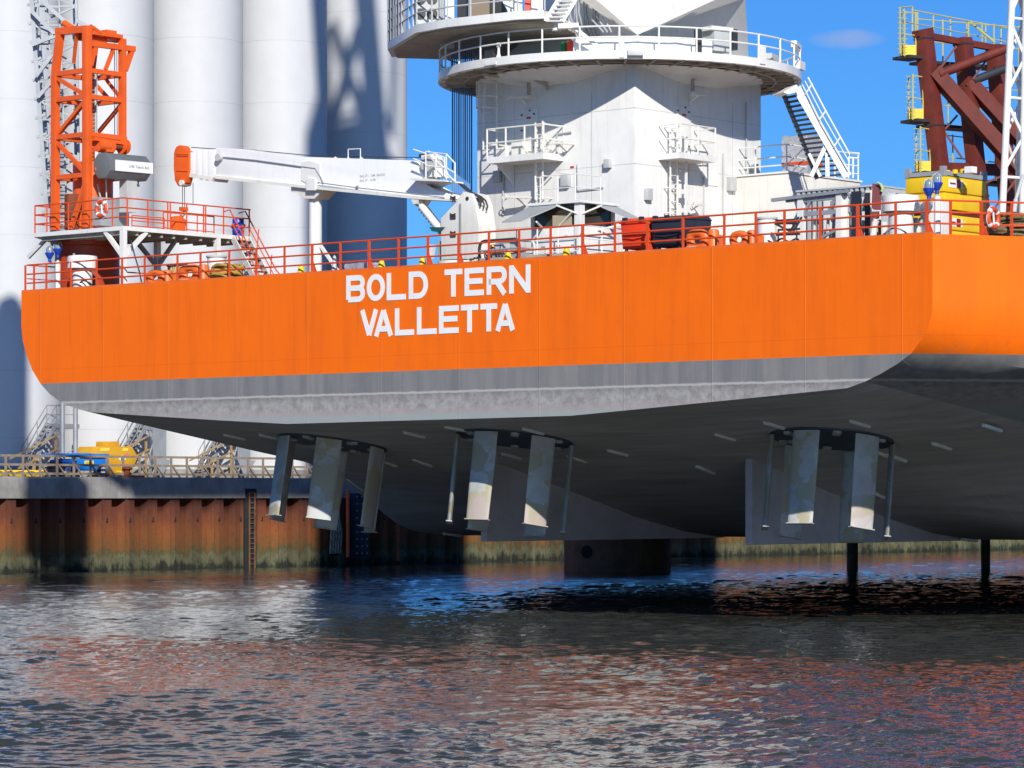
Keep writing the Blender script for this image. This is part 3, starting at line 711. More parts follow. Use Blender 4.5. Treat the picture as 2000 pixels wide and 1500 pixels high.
b = MB().use(MARK); o1 = PP(703,347,-.425); xa = (PP(780,353,-.425)-o1).normalized(); ya = ZV
text_mesh(b, 'SWL 3T -   24M  RADIUS', .115, o1, UH, ya, .004, .002); text_mesh(b, 'SWL 4T - 16.5M', .115, PP(703,355.5,-.425), UH, ya, .004, .002)
b.build('load_marking', MARK, boom)
# lift cylinders
def cyl(x0, y0, x1, y1, dv, nm='lift_cylinder'):
    p, q = PP(x0, y0, dv), PP(x1, y1, dv); m = MB(); m.tube(p+(q-p)*.0, q, .055, 10); m.path([p+(q-p)*.14, q], .135, 14); m.path([p-VH*.13, p+VH*.13], .12, 12)
    c_ = m.build(nm, CREAM, crane)
    d = (q-p)
    for k in range(7): m = MB(); m.box(p+d*(.2+.1*k)-UH*.16-ZV*.06, (.05, .05, .05)); m.build('pipe_clip', LGREY, c_)
cyl(797, 397, 846, 462, .32); cyl(812, 394, 858, 452, -.3)
b = MB(); slab(b, [(803,384), (820,386), (817,398), (809,399)], -.48, -.42); b.build('cylinder_bracket', CREAM, crane)
b = MB(); slab(b, [(775,381), (812,386), (800,404), (790,400)], .18, .44); b.build('cylinder_bracket', CREAM, crane)
# platform with rails at the boom root, winch
b = MB(); b.prism([PP(815,350,-.9), PP(847,350,-.9), PP(888,354,-.9), PP(890,357,-.9), PP(822,354,-.9)], VH*.9); b.prism([PP(822,354,-.75), PP(888,358,-.75), PP(830,366,-.05), PP(822,362,-.05)], VH*.3); b.build('service_step', WHITE, crane)
m = MB()
for pts in ([(848,350), (848,298), (888,303), (888,352)], [(848,325), (888,330)], [(888,303), (905,321), (905,357)], [(888,330), (905,340)], [(888,340), (905,357)], [(824,294), (848,302)], [(824,312), (848,322)], [(870,318), (888,333)], [(868,303), (868,350)]): m.path([PP(x, y, -.85) for x, y in pts], .03, 6)
m.path([PP(824,294,-.1), PP(856,306,-.1), PP(856,350,-.1)], .03, 6)
m.build('step_railing', WHITE, crane)
b = MB(); b.path([PP(838,320,-.55), PP(838,320,.2)], .2, 20); b.path([PP(838,320,-.58), PP(838,320,-.5)], .28, 20); b.build('winch', LGREY, crane)
b = MB(); slab(b, [(818,303), (835,300), (852,345), (820,345)], -.3, .3); b.build('winch_housing', WHITE, crane)
b = MB(); b.box(PP(815,303), (.35, .3, .14)); b.build('wire_sheave', DARK, crane)
for k in range(3):
    m = MB(); m.path([PP(x+k*2, y+k*2.5, -.2+.12*k) for x, y in [(884,354), (903,371), (918,377), (927,385), (931,396), (929,404)]], .03, 6); m.build('hydraulic_hose', DARK, crane)
b = MB(); slab(b, [(843,444), (871,444), (862,454), (848,452)], -.55, .1); b.build('valve_tray', TEAL, crane)
b = MB(); slab(b, [(875,508), (915,506), (912,514), (880,516)], -.7, -.3); b.build('foot_tray', TEAL, crane)
b = MB(); slab(b, [(838,478), (849,478), (845,505), (838,503)], -.5, -.35); b.build('hanging_bottle', WHITE, crane)
b = MB(); slab(b, [(845,470), (862,470), (872,515), (850,516)], -.2, .25); b.build('hydraulic_block', UNDER, crane)
b = MB(); b.path([PP(902+4*k, 514-1.2*k+2*(k % 2), -.6) for k in range(12)], .035, 6); b.build('coiled_hose', DARK, crane)
# boom rest
u0 = UV(W(600, 500, V3))[0]
V3R = V3+.42; hR = PP(600,387).z-ZD; u0 = UV(PP(600, 500))[0]
rest = thing('boom_rest', 'white tubular boom rest post with a cradle head under the white crane boom', 'crane support', S(u0, V3R, ZD))
b = MB(); b.lathe([(.40, 0), (.40, .06), (.235, .06), (.235, hR)], S(u0, V3R, ZD), 28); b.build('post', WHITE, rest)
b = MB(); slab(b, [(566,360), (600,367), (612,366), (627,350), (627,372), (612,388), (590,388), (578,376), (566,374)], -.36, .36); b.build('cradle', CREAM, rest, bevel=.01)
b = MB(); slab(b, [(603,348), (620,350), (620,372), (603,372)], -.56, -.44); b.build('cheek_plate', WHITE, rest)
b = MB(); b.bar(PP(610,478), PP(652,540), .10); b.build('brace', WHITE, rest)
# ================================================================== orange lattice-framed crane on a round pedestal
PU, PV = .8, 2.5
oc = thing('orange_crane', 'orange steel frame crane tower on a round pedestal at the stern corner', 'crane', S(PU, PV, ZD))
b = MB(); b.lathe([(1.42, 0), (1.42, .12), (1.2, .12), (1.2, 1.75), (1.36, 1.78), (1.36, 1.95), (1.2, 1.95), (1.2, 2.2)], S(PU, PV, ZD), 40); b.build('pedestal', paint('shaded_orange_pedestal', (.42, .05, .012), .5, .15, dirt=(.2, .05, .03), damt=.4, streak=True), oc)  # crane orange darkened: shade under the platform is put into the colour
PZ0 = ZD+2.33                              # platform floor
fu, fv = UV(W(170, 445, 1.15)); fv = 1.15
lu = UV(W(108, 400, fv))[0]; rv = UV(WU(239, 300, fu))[1]
FW = W(170, 56, fv).z
def zL(py, px=170): return W(px, py, fv).z
def lf(py, px=108): return W(px, py, fv)       # point on left face
def rf(px, py): return WU(px, py, fu)          # point on right face
hz = [zL(y) for y in (137, 188, 262, 341)]
def c4(k, z): return (S(fu, fv, z), S(lu, fv, z), S(fu, rv, z), S(lu, rv, z))[k]
b = MB(); b.bar(c4(0, PZ0), c4(0, FW+.05), .27, .27, VH); b.build('corner_post', ORANGE, oc, bevel=.015)
for k in (1,):
    m = MB(); m.bar(c4(k, PZ0), c4(k, hz[0]), .24, .24, VH); m.bar(c4(k, hz[0]), W(118, 64, fv), .24, .24, VH); m.build('corner_post', ORANGE, oc)
m = MB(); m.bar(c4(2, PZ0+2.4), c4(2, zL(66)), .22, .22, VH); m.build('corner_post', ORANGE, oc)
m = MB(); m.bar(c4(3, PZ0), c4(3, hz[0]), .22, .22, VH); m.bar(c4(3, hz[0]), W(118, 64, fv)+VH*(rv-fv), .2, .2, VH); m.build('corner_post', ORANGE, oc)
for z in hz:
    for a_, c_ in ((0, 1), (0, 2), (3, 1), (3, 2)):
        if (a_, c_) == (0, 2) and z == hz[3]: continue
        m = MB(); m.bar(c4(a_, z), c4(c_, z), .17, .17); m.build('cross_beam', ORANGE, oc)
def dg(p, q, w_=.14):
    m = MB(); m.bar(p, q, w_); m.build('diagonal_brace', ORANGE, oc)
dg(c4(1, hz[0]-.1), c4(0, hz[1])); dg(c4(0, hz[1]-.1), c4(1, hz[2])); dg(c4(1, hz[2]-.1), c4(0, hz[3])); dg(c4(0, hz[3]-.1), (c4(1, PZ0)+c4(0, PZ0))/2)
off = VH*(rv-fv)
dg(c4(2, hz[0])-UH*1.0, c4(2, hz[1]), .1); dg(c4(2, hz[1]-.1), c4(3, hz[2]), .12); dg(c4(3, hz[0]), c4(2, hz[1])-UH*.6, .12)
dg(W(150, 64, fv), W(128, 120, fv)+VH*.4, .12); dg(rf(186, 88), rf(176, 128), .16); dg(rf(222, 95), rf(206, 136), .12); dg(rf(258, 97), rf(244, 138), .17)
b = MB(); b.bar(W(112, 62, fv), W(172, 57, fv), .24, .26); b.build('top_beam', ORANGE, oc)
b = MB(); b.bar(rf(166, 84), rf(262, 96), .2, .2); b.build('top_beam', ORANGE, oc)
b = MB(); b.bar(rf(168, 62), rf(238, 72)+UH*0, .14, .14); b.build('top_beam', ORANGE, oc)
b = MB(); b.bar(W(118, 64, fv)+off, c4(2, zL(70)), .18, .2); b.build('top_beam', ORANGE, oc)
b = MB(); b.path([rf(186, 75)-UH*.3, rf(215, 78)-UH*.3], .16, 14); b.box(rf(220, 68)-UH*.2, (.3, .5, .35)); b.box(rf(195, 70)-UH*.5, (.5, .9, .3)); b.build('sheave_housing', ORANGE, oc)
b = MB(); b.tube(W(125, 45, fv), W(142, 56, fv), .12, 10); b.tube(rf(176, 52), rf(194, 64), .1, 10); b.build('stay_end', ORANGE, oc)
b = MB(); b.path([rf(224, 78), rf(224, 265)], .016, 5); b.path([rf(228, 90), rf(229, 268)], .012, 5); b.build('wire', DARK, oc)
# caged ladder inside
b = MB()
for x in (186, 205): b.tube(rf(x, 140)-UH*.5, rf(x, 262)-UH*.5, .05, 6)
for k in range(16): b.tube(rf(186, 142+7.8*k)-UH*.5, rf(205, 143+7.8*k)-UH*.5, .018, 5)
b.tube(rf(195, 140)-UH*.15, rf(195, 262)-UH*.15, .02, 5)
b.build('ladder', LGREY, oc)
b = MB(); b.bar(rf(178, 272), rf(245, 282), .5, .12); b.bar(rf(178, 262), rf(245, 272), .2, .15); b.build('winch_frame', ORANGE, oc)
b = MB(); b.path([rf(186, 284)+UH*.1, rf(208, 286)+UH*.1], .24, 20); b.box(rf(205, 286)+UH*.05, (.5, .35, .45)); b.build('winch_motor', ORANGE, oc)
b = MB(); b.path([rf(214, 286)+UH*.1, rf(240, 289)+UH*.1], .12, 16); b.build('winch_drum', RUSTR, oc)
b = MB()
for x in (212, 233, 241): b.path([rf(x, 287-.0)+UH*.1, rf(x+2, 287.3)+UH*.1], .27, 18)
b.build('winch_cheek', ORANGE, oc)
# octagonal grey tank with its name board
p0, p1 = rf(172, 326)+UH*.75, rf(252, 333)+UH*.75; axis = (p1-p0).normalized(); vx = UH; vz = axis.cross(vx); vz = vz if vz.z > 0 else -vz
b = MB(); r8 = .50; oct_ = [(vx*math.cos(R(22.5+45*k))+vz*math.sin(R(22.5+45*k)))*r8*Vector((1, 1, 1)).x for k in range(8)]
b.prism([p0+o for o in oct_], p1-p0); tk = b.build('grey_tank', paint('dark_grey_tank_paint', (.15, .16, .16), .4, .1), oc, bevel=.02)
m = MB(); fc = (p0*.42+p1*.58)+vx*r8*math.cos(R(22.5)); hw = (p1-p0).length*.46
m.hexa([fc+axis*sx_*hw+vz*sz*.2+vx*d for d in (0, .012) for sx_, sz in ((-1, -1), (1, -1), (1, 1), (-1, 1))]); nb = m.build('name_board', SIGNW, tk)
m = MB().use(INK); text_mesh(m, 'LMK Teknik ApS', .145, fc-axis*hw*.28-vz*.05+vx*.013, axis, vz, .004); m.build('name_lettering', INK, nb)
m = MB(); m.bar(p0+UH*-.3-ZV*.1, p0+axis*.9-UH*.75-ZV*.1, .1); m.bar(p0+axis*1.6, p0+axis*1.6-UH*.75, .1); m.build('tank_bracket', ORANGE, oc)
# machinery on the crane foot
b = MB(); b.sb(fu-1.3, fu+.15, fv+.5, rv+.2, PZ0+.1, PZ0+1.15); b.build('machine_casing', GREY, oc, bevel=.02)
b = MB(); b.lathe([(.75, 0), (.75, 2.5)], S((lu+fu)/2, (fv+rv)/2+.2, PZ0), 24); b.build('slewing_column', ORANGE, oc)
b = MB(); b.lathe([(.32, 0), (.32, 1.3), (.0, 1.3)], S(lu+.65, fv+.3, PZ0), 20); b.build('cylinder_casing', RUSTR, oc)
b = MB(); b.sb(fu+.5, fu+.9, rv-.6, rv-.1, PZ0+.6, PZ0+2.2); b.box(rf(241, 375)+UH*.5, (.35, .4, .5)); b.build('control_cabinet', LGREY, oc)
b = MB(); b.box(rf(246, 345)+UH*.5, (.08, .5, .2)); b.tube(rf(252, 340)+UH*.5, rf(252, 385)+UH*.5, .03, 6); b.build('cabinet_frame', DARK, oc)
b = MB(); b.path([rf(190, 360), rf(196, 384), rf(192, 412)], .03, 6); b.tube(rf(196, 345)+UH*.3, rf(198, 410)+UH*.3, .03, 6); b.build('pipe', LGREY, oc)
# ================================================================== raised platform under it
pl = thing('service_platform', 'white raised platform with orange railings round the orange crane, on white legs', 'platform', S(5, .5, ZD))
PC = 5.0; pv0 = .5; pv1 = 6.9; pu0 = .08; zt = W(241, 441, pv0).z
outl = [S(pu0, pv0, zt-.15), S(PC, pv0, zt-.15), S(PC, pv1, zt-.15), S(PC-2.1, pv1, zt-.15), S(PC-2.1, pv0+3.6, zt-.15), S(-2.6, pv0+3.8, zt-.15)]
b = MB().use(WHITE); b.prism(outl, ZV*.15); b.build('deck_plate', None, pl)
b = MB()
for k in range(6): b.sb(pu0+.3, PC-.12, pv0+.15+.6*k, pv0+.25+.6*k, zt-.30, zt-.152)
for k in range(4): b.sb(PC-2.0, PC-.12, pv0+3.9+.7*k, pv0+4.0+.7*k, zt-.30, zt-.152)
b.sb(pu0+.3, PC-.15, pv0+.3, pv0+3.5, zt-.17, zt-.153); b.build('under_beams', UNDER, pl)
def leg(u, v, z1=None):
    m = MB(); m.box(S(u, v, (ZD+zt-.15)/2), (.19, .19, zt-.15-ZD)); m.box(S(u, v, ZD+.03), (.4, .4, .06)); return m.build('leg', WHITE, pl)
leg(PC-.1, pv0+.1); leg(PC-.1, pv0+4.75); leg(PC-.1, pv1-.1); leg(PC-2.0, pv0+3.5)
def br(p, q, w_=.14, m_=WHITE):
    m = MB(); m.bar(p, q, w_); m.build('brace', m_, pl)
zl = zt-1.1; ce = S(PC-.1, pv0+.1, zl)
br(ce, S(PC-1.05, pv0+.1, zt-.15)); br(ce, S(PC-.1, pv0+1.2, zt-.15)); br(S(PC-.25, pv0+.3, zl-.2), S(PC-1.5, pv0+1.4, zt-.2), .12, UNDER)
ce2 = S(PC-2.0, pv0+3.5, zl-.1); br(ce2, S(PC-3.2, pv0+3.5, zt-.15), .13, GREY); br(ce2, S(PC-.9, pv0+3.5, zt-.15), .13, GREY); br(ce2, S(PC-2, pv0+2.3, zt-.15), .13, GREY)
br(W(55, 503, pv0+.2), W(86, 458, pv0+.2)+VH*.3, .12, LGREY)
hr = W(241, 386, pv0).z-zt
r0 = [S(pu0+.04, pv0+2.2, zt), S(pu0+.04, pv0+.04, zt), S(PC-.04, pv0+.04, zt), S(PC-.04, pv1, zt)]
vs_ = [UV(WU(x, 420, PC))[1] for x in (250, 290, 329, 334, 366, 399, 403, 438)]
us_ = [UZ(x, 420, pv0)[0] for x in (48, 90, 132, 175, 218)]
railing(pl, r0, hr, 1, RAILC, 'platform_railing', .028, .03, posts=[S(max(u, pu0+.04), pv0+.04, zt) for u in us_]+[S(PC-.04, v, zt) for v in vs_]+[S(pu0+.04, pv0+2.2, zt), S(PC-.04, pv1-.05, zt)])
railing(pl, [S(PC-2.0, pv0+3.8, zt), S(PC-2.0, pv1, zt)], hr*.85, .9, RAILC, 'platform_railing', .022, .025)
railing(pl, [S(PC-1.3, pv0+1.6, zt), S(PC-1.3, pv0+3.2, zt)], hr*.55, .8, RAILC, 'inner_guard', .022, .025)
# steep stair from the platform to the deck
sd = thing('steep_stair', 'steep ship stair with orange handrails leading from the raised platform to the deck', 'stairs', S(PC+.8, pv1-.5, ZD))
su0, su1 = PC, PC+1.55; va_, vb_ = pv1-.95, pv1-.15
for v in (va_, vb_):
    m = MB(); m.bar(S(su0, v, zt-.1), S(su1, v, ZD), .22, .04, VH); m.bar(S(su0, v, zt-.1), S(su1, v, ZD), .04, .2); m.build('stringer', WHITE, sd)
for k in range(9):
    f = (k+.5)/9; m = MB(); m.box(S(su0+(su1-su0)*f, (va_+vb_)/2, zt-.1+(ZD-zt+.1)*f), (.22, vb_-va_, .04)); m.build('tread', DARK, sd)
for v in (va_, vb_):
    m = MB(); dzz = .95; m.path([S(su0-.5, v, zt+.9), S(su0-.15, v, zt+dzz), S(su1-.05, v, ZD+dzz*.9), S(su1+.15, v, ZD+.7), S(su1-.1, v, ZD+.35)], .026, 6); m.path([S(su0, v, zt+.4), S(su1, v, ZD+.45)], .02, 6)
    for f in (.3, .75): m.tube(S(su0+(su1-su0)*f, v, zt+(ZD-zt)*f), S(su0+(su1-su0)*f+.1, v, zt+(ZD-zt)*f+.9), .022, 6)
    m.build('handrail', RAILC, sd)
# drum and boxes on the platform
bp_ = WU(465, 460, PC-.45); bu, bv_ = PC-.45, UV(bp_)[1]
d = thing('blue_drum', 'blue plastic drum strapped to the platform railing at the stair head', 'drum', S(bu, bv_, zt))
b = MB(); b.lathe([(0, 0), (.19, 0), (.215, .03), (.22, .2), (.235, .22), (.22, .24), (.22, .44), (.235, .46), (.22, .48), (.215, .66), (.19, .7), (.18, .68), (0, .68)], S(bu, bv_, zt), 22); b.build('shell', BLUE, d)
b = MB(); b.path([S(bu+.25*math.cos(a), bv_+.25*math.sin(a), zt+.4+.06*math.sin(3*a)) for a in [i*PI/8 for i in range(17)]], .03, 6); b.build('strap', RAILC, d)
hp = WU(352, 440, PC-.5); hv = UV(hp)[1]
b = MB(); b.prism([S(PC-.8, hv-.25, zt), S(PC-.8, hv+.2, zt), S(PC-.8, hv+.26, zt+.45), S(PC-.8, hv+.0, zt+.62), S(PC-.8, hv-.26, zt+.55)], UH*.35)
b.build('hook_box', ORANGE, bevel=.015, label='small orange angular steel box on the platform below the hanging hook', cat='box')
# ================================================================== lifebuoys
def lifebuoy(c, ax, label):
    n_ = ax[2]; t = thing('lifebuoy', label, 'lifebuoy', c-ZV*.38, 'orange lifebuoys hung on the railings')
    m = MB(); prof = [(.26+.08*math.cos(2*PI*k/12), .075*math.sin(2*PI*k/12)) for k in range(13)]; m.lathe(prof, c, 32, ax); m.build('ring', RAILC, t)
    for k in range(4):
        m = MB(); a0 = R(45+90*k); m.lathe([(.26+.085*math.cos(2*PI*q/12), .08*math.sin(2*PI*q/12)) for q in range(13)], c, 5, ax, a0-.16, a0+.16); m.build('band', SIGNW, t)
    m = MB(); m.path([c+(ax[0]*math.cos(a)+ax[1]*math.sin(a))*(.345+.015*math.sin(4*a)) for a in [i*PI/16 for i in range(32)]], .009, 5, True); m.path([c-ax[1]*.2+ax[0]*.05, c+ax[1]*.22], .03, 6); m.build('grab_line', SIGNW, t)
    return t
lifebuoy(W(198, 408, pv0-.12), (UH, ZV, -VH), 'orange and white lifebuoy on the platform railing below the orange crane tower')
sn = side_dir.cross(ZV); sc_ = cor+side_dir*1.93
lifebuoy(Vector((sc_.x, sc_.y, 0))+sn*.1+ZV*(ZD+.52), ((VH*1.0+UH*.0).normalized(), ZV, UH), 'orange and white lifebuoy on the deck railing beside the yellow containers')
# ================================================================== deck lamps
def lamp(px, py, v, label, post=None):
    k_ = .84; p = W(px, py, v); K3 = tuple(a_*k_ for a_ in WORLD); t = thing('deck_lamp', label, 'lamp', p-ZV*.35, 'blue deck lamps with clear globes')
    m = MB(); m.lathe([(0, -.33), (.07, -.33), (.07, -.2), (.09, -.18), (.19, .0), (.21, .06), (.2, .08), (0, .08)], p, 18, K3); m.build('housing', BLUE, t)
    m = MB(); m.lathe([(.16, .08), (.165, .2), (.14, .3), (.08, .36), (0, .38)], p, 18, K3); m.build('globe', GLOBE, t)
    m = MB()
    for k in range(4): m.path([p+Vector((math.cos(R(90*k+20)), math.sin(R(90*k+20)), 0))*r_*k_+ZV*z_*k_ for r_, z_ in ((.19, .08), (.19, .2), (.15, .33), (0, .42))], .012, 5)
    m.build('guard', LGREY, t)
lamp(97, 497, .75, 'blue deck lamp with clear globe, outermost of the pair under the orange crane platform')
lamp(113, 489, .95, 'blue deck lamp on the white post under the orange crane platform, beside the white ventilator')
lamp(1814, 372, 1.0, 'blue deck lamp with clear globe in front of the yellow container, lower of the pair')
lamp(1830, 361, 1.3, 'blue deck lamp with bright globe on the white post before the yellow container')
def lamp_post(px, top, v, label, x2):
    p = W(px, top, v); u = UV(p)[0]; t = thing('lamp_post', label, 'post', S(u, v, ZD), 'white lamp posts at the stern corners')
    m = MB(); m.lathe([(.2, 0), (.2, .05), (.10, .05), (.10, p.z-ZD), (0, p.z-ZD)], S(u, v, ZD), 16); m.build('pole', WHITE, t)
    q = W(x2, top-1, v); m = MB(); m.tube(p-ZV*.06, q-ZV*.02, .035, 8); m.tube(p-ZV*.02, p+ZV*.06, .05, 8); m.build('arm', LGREY, t)
lamp_post(113, 511, .95, 'short white lamp post under the orange crane platform beside the white ventilator', 97)
lamp_post(1830, 384, 1.3, 'short white lamp post at the stern corner before the yellow containers', 1814)
# ================================================================== white ventilators
def vent(px, v, ytop, rcap, rbody, hcap, label, lip=True):
    p = W(px, ytop, v); u = UV(p)[0]; h = p.z-ZD; t = thing('mushroom_ventilator', label, 'ventilator', S(u, v, ZD), 'white mushroom ventilators on the deck')
    c = S(u, v, ZD)
    m = MB(); m.lathe([(rbody*1.05, 0), (rbody*1.05, .04), (rbody, .04), (rbody, h-hcap-.12), (rbody*.88, h-hcap-.05), (rbody*.88, h-.1)], c, 32); m.build('trunk', WHITE, t)
    m = MB(); m.lathe([(rcap*.95, h-hcap), (rcap, h-hcap), (rcap, h-.10), (rcap*.96, h-.03), (rcap*.6, h+.0), (0, h+.02)], c, 36); cp = m.build('cap', WHITE, t)
    m = MB(); m.lathe([(rcap*.94, h-hcap+.01), (rbody*.9, h-hcap-.09)], c, 32); m.build('screen', GREY, t)
    m = MB(); ec = c+ZV*(h+.05)-UH*rcap*.85; m.path([ec+(UH*math.cos(a)+ZV*math.sin(a))*.045 for a in [i*PI/5 for i in range(10)]], .015, 5, True); m.build('lifting_eye', LGREY, cp)
    return t
vent(161, .70, 499, .55, .36, .48, 'white mushroom ventilator beside the dark orange crane pedestal under the platform')
vent(1759, 1.6, 381, .555, .37, .50, 'large white mushroom ventilator beside the maroon board at the stern corner')
def trunk(px, v, ytop, r, label):
    p = W(px, ytop, v); u = UV(p)[0]; h = p.z-ZD; t = thing('vent_trunk', label, 'ventilator', S(u, v, ZD))
    m = MB(); m.lathe([(r, 0), (r, h-.05), (0, h-.05)], S(u, v, ZD), 28); m.build('trunk', WHITE, t)
    m = MB(); m.lathe([(r*1.12, h-.06), (r*1.14, h), (0, h+.01)], S(u, v, ZD), 28); m.build('lid', LGREY, t)
trunk(423, 3.4, 500, .34, 'short white vent trunk with flat lid behind the yellow rope coil')
trunk(1497, 2.2, 425, .30, 'short white vent trunk with flat lid between orange fairlead and grey pipe racks')
# ================================================================== fairleads (closed chocks)
def chock(pxl, pxr, ytop, v, label, square, bd):
    ul = UZ(pxl, ytop, v)[0]; ur, zt_ = UZ(pxr, ytop, v); h = zt_-ZD; cu_, wd = (ul+ur)/2, ur-ul
    t = thing('fairlead', label, 'fairlead', S(cu_, v, ZD), 'orange mooring fairleads along the stern rail')
    m = MB(); N, K = 40, 14; cz = ZD+h*.5
    rings = []
    for i in range(N):
        a = 2*PI*i/N; ca, sa = math.cos(a), math.sin(a); e = .62 if square else .85
        du = abs(ca)**e*(1 if ca > 0 else -1); dz = abs(sa)**e*(1 if sa > 0 else -1); ring = []
        for k in range(K):
            ph = 2*PI*k/K; tr = .5*(1-bd); rr = bd+tr*(1+math.cos(ph))
            ring.append(m.v(S(cu_+du*wd/2*rr, v+math.sin(ph)*.11, cz+dz*h/2*rr)))
        rings.append(ring)
    for i in range(N):
        A1, B1 = rings[i], rings[(i+1) % N]
        for k in range(K): m._f([A1[k], B1[k], B1[(k+1) % K], A1[(k+1) % K]])
    m.build('ring', FAIR, t, angle=60)
    m = MB(); m.prism([S(cu_-wd*.5, v-.2, ZD), S(cu_+wd*.5, v-.2, ZD), S(cu_+wd*.47, v-.2, ZD+h*.2), S(cu_-wd*.47, v-.2, ZD+h*.2)], VH*.4); m.build('foot', FAIR, t, bevel=.03)
    m = MB(); m.path([S(cu_-wd*.3, v-.205, ZD+h*.20), S(cu_-wd*.1, v-.21, ZD+h*.18), S(cu_+wd*.1, v-.21, ZD+h*.19)], .014, 5); m.build('chafe_mark', LGREY, t)
    return t
def roller(pxl, pxr, ytop, v, label):
    ul = UZ(pxl, ytop, v)[0]; ur, zt_ = UZ(pxr, ytop, v); h = zt_-ZD; c = (ul+ur)/2; r = (ur-ul)/2
    t = thing('fairlead_post', label, 'fairlead', S(c, v, ZD), 'orange mooring fairleads along the stern rail')
    m = MB(); m.lathe([(r*1.3, 0), (r, .12), (r, h-.1), (r*.9, h-.03), (r*.6, h), (0, h)], S(c, v, ZD), 20); m.build('body', FAIR, t)
    m = MB(); m.sb(c-r*.5, c+r*.5, v+.0, v+.5, ZD, ZD+h*.75); m.build('back_bracket', FAIR, t)
chock(286, 322, 525, .75, 'smaller round orange fairlead left of the square one, its hole showing white', False, .30)
roller(320, 334, 527, 1.0, 'orange post between the round and the square fairlead near the yellow rope coil')
chock(350, 392, 515, .75, 'square orange fairlead beside the pale hawser bundle and the yellow rope coil', True, .27)
roller(389, 405, 516, 1.0, 'orange post joining the square fairlead next to the yellow rope coil')
chock(1340, 1383, 446, .75, 'square orange fairlead just right of the black wheeled bins', True, .27)
roller(1384, 1402, 447, 1.0, 'orange post joining the square fairlead right of the black wheeled bins')
chock(1425, 1462, 449, .75, 'round orange fairlead beside the white vent trunk, right of the black bins', False, .30)
roller(1460, 1477, 449, 1.0, 'orange post beside the round fairlead in front of the white vent trunk')
# ================================================================== ropes
def coil(c, r, h, mat, label, group=None, wraps=7, thick=None):
    m = MB(); rnd = random.Random(int(c.x*100)); th = thick or h/wraps*.62
    for k in range(wraps):
        rr = r*(1-.12*abs(k-(wraps-1)*.4)/wraps*2); z = th*.8+k*(h-th*1.6)/(wraps-1); ph = rnd.random()*6
        m.path([c+Vector((math.cos(a), math.sin(a), 0))*(rr+.035*math.sin(3*a+ph)+rnd.uniform(-.01, .01))+ZV*(z+.05*math.sin(2*a+ph)) for a in [i*2*PI/36 for i in range(36)]], th, 8, True)
        m.path([c+Vector((math.cos(a), math.sin(a), 0))*(rr*.72+.03*math.sin(2*a+ph))+ZV*(z+.03+.04*math.sin(3*a)) for a in [i*2*PI/28 for i in range(28)]], th, 7, True)
    m.path([c+Vector((math.cos(a)*r*(.95-.03*i), math.sin(a)*r*(.95-.03*i), h*.98+.03*math.sin(i))) for i, a in enumerate([i*2*PI/14 for i in range(22)])], th, 7)
    m.build('rope_coil', mat, label=label, cat='rope', group=group)
p = W(444, 545, .95); u = UV(p)[0]; coil(S(u, .95, ZD), .55, .56, ROPE_Y, 'thick coil of yellow mooring rope on deck below the steep stair', wraps=6, thick=.062)
pr_ = cor+side_dir*3.0-sn*.9; coil(Vector((pr_.x, pr_.y, ZD)), .62, .72, ROPE_B, 'coil of olive brown mooring rope on deck at the foot of the white lattice mast', wraps=7, thick=.06)
b = MB(); rnd = random.Random(5)
for k in range(9):
    u = UZ(330+4.2*k, 520, 1.6)[0]; h = .62+.1*rnd.random(); b.path([S(u, 1.6, ZD), S(u+.01, 1.62, ZD+h*.6), S(u+.03*rnd.random(), 1.7, ZD+h), S(u+.02, 1.9, ZD+h*.9)], .045, 7)
b.build('hawser_bundle', ROPE_P, label='pale hawser bundle hanging over a bollard behind the square orange fairlead', cat='rope')
u = UZ(345, 505, 1.95)[0]; bt = thing('mooring_bollard', 'dark twin mooring bollard under the pale hawser bundle', 'bollard', S(u, 1.95, ZD))
for du in (-.28, .3):
    m = MB(); m.lathe([(.14, 0), (.14, .75), (.19, .78), (.19, .86), (0, .88)], S(u+du, 1.95, ZD), 18); m.build('horn', DARK, bt)
# ================================================================== yellow caps on the deck edge
for px, py, lab in ((588, 541, 'small yellow cone between the boom rest and the steep stair'), (745, 529, 'small yellow cone above the letter O of BOLD'), (825, 525, 'small yellow cone above the letter D of BOLD'), (992, 516, 'small yellow cone in front of the grey pump frame'), (1106, 507, 'small yellow cone in front of the white control cabin')):
    u = UZ(px, py, .45)[0]; t = thing('deck_cone', lab, 'cone', S(u, .45, ZD), 'small yellow cones on the deck edge')
    m = MB(); m.lathe([(.16, 0), (.16, .05), (.14, .07), (.085, .30), (.07, .33), (0, .33)], S(u, .45, ZD), 16); m.build('body', CONE, t)
    m = MB(); m.sb(u-.15, u+.15, .30, .60, ZD+.0, ZD+.025); m.build('base', CONE, t)
u0 = UZ(673, 530, .9)[0]; u1 = UZ(719, 530, .9)[0]; zt2 = UZ(690, 514, .9)[1]
b = MB(); rnd = random.Random(3); nx, nz = 12, 4
b.sb(u0, u1, .9, 1.6, ZD, zt2); bmesh.ops.subdivide_edges(b.bm, edges=b.bm.edges[:], cuts=5, use_grid_fill=True)
for v_ in b.bm.verts: v_.co += Vector((rnd.uniform(-1, 1), rnd.uniform(-1, 1), rnd.uniform(-1, 1)))*.025
b.build('wrapped_package', FILM, label='low package wrapped in silver film on deck behind the letters BOLD', cat='package')
b = MB(); u = UZ(653, 520, .8)[0]; b.lathe([(.0, 0), (.12, .02), (.09, .35), (.05, .62), (0, .66)], S(u, .8, ZD), 12, SHIP); b.build('wrapped_bundle', LGREY, label='upright grey wrapped bundle by the brace of the boom rest', cat='bundle')
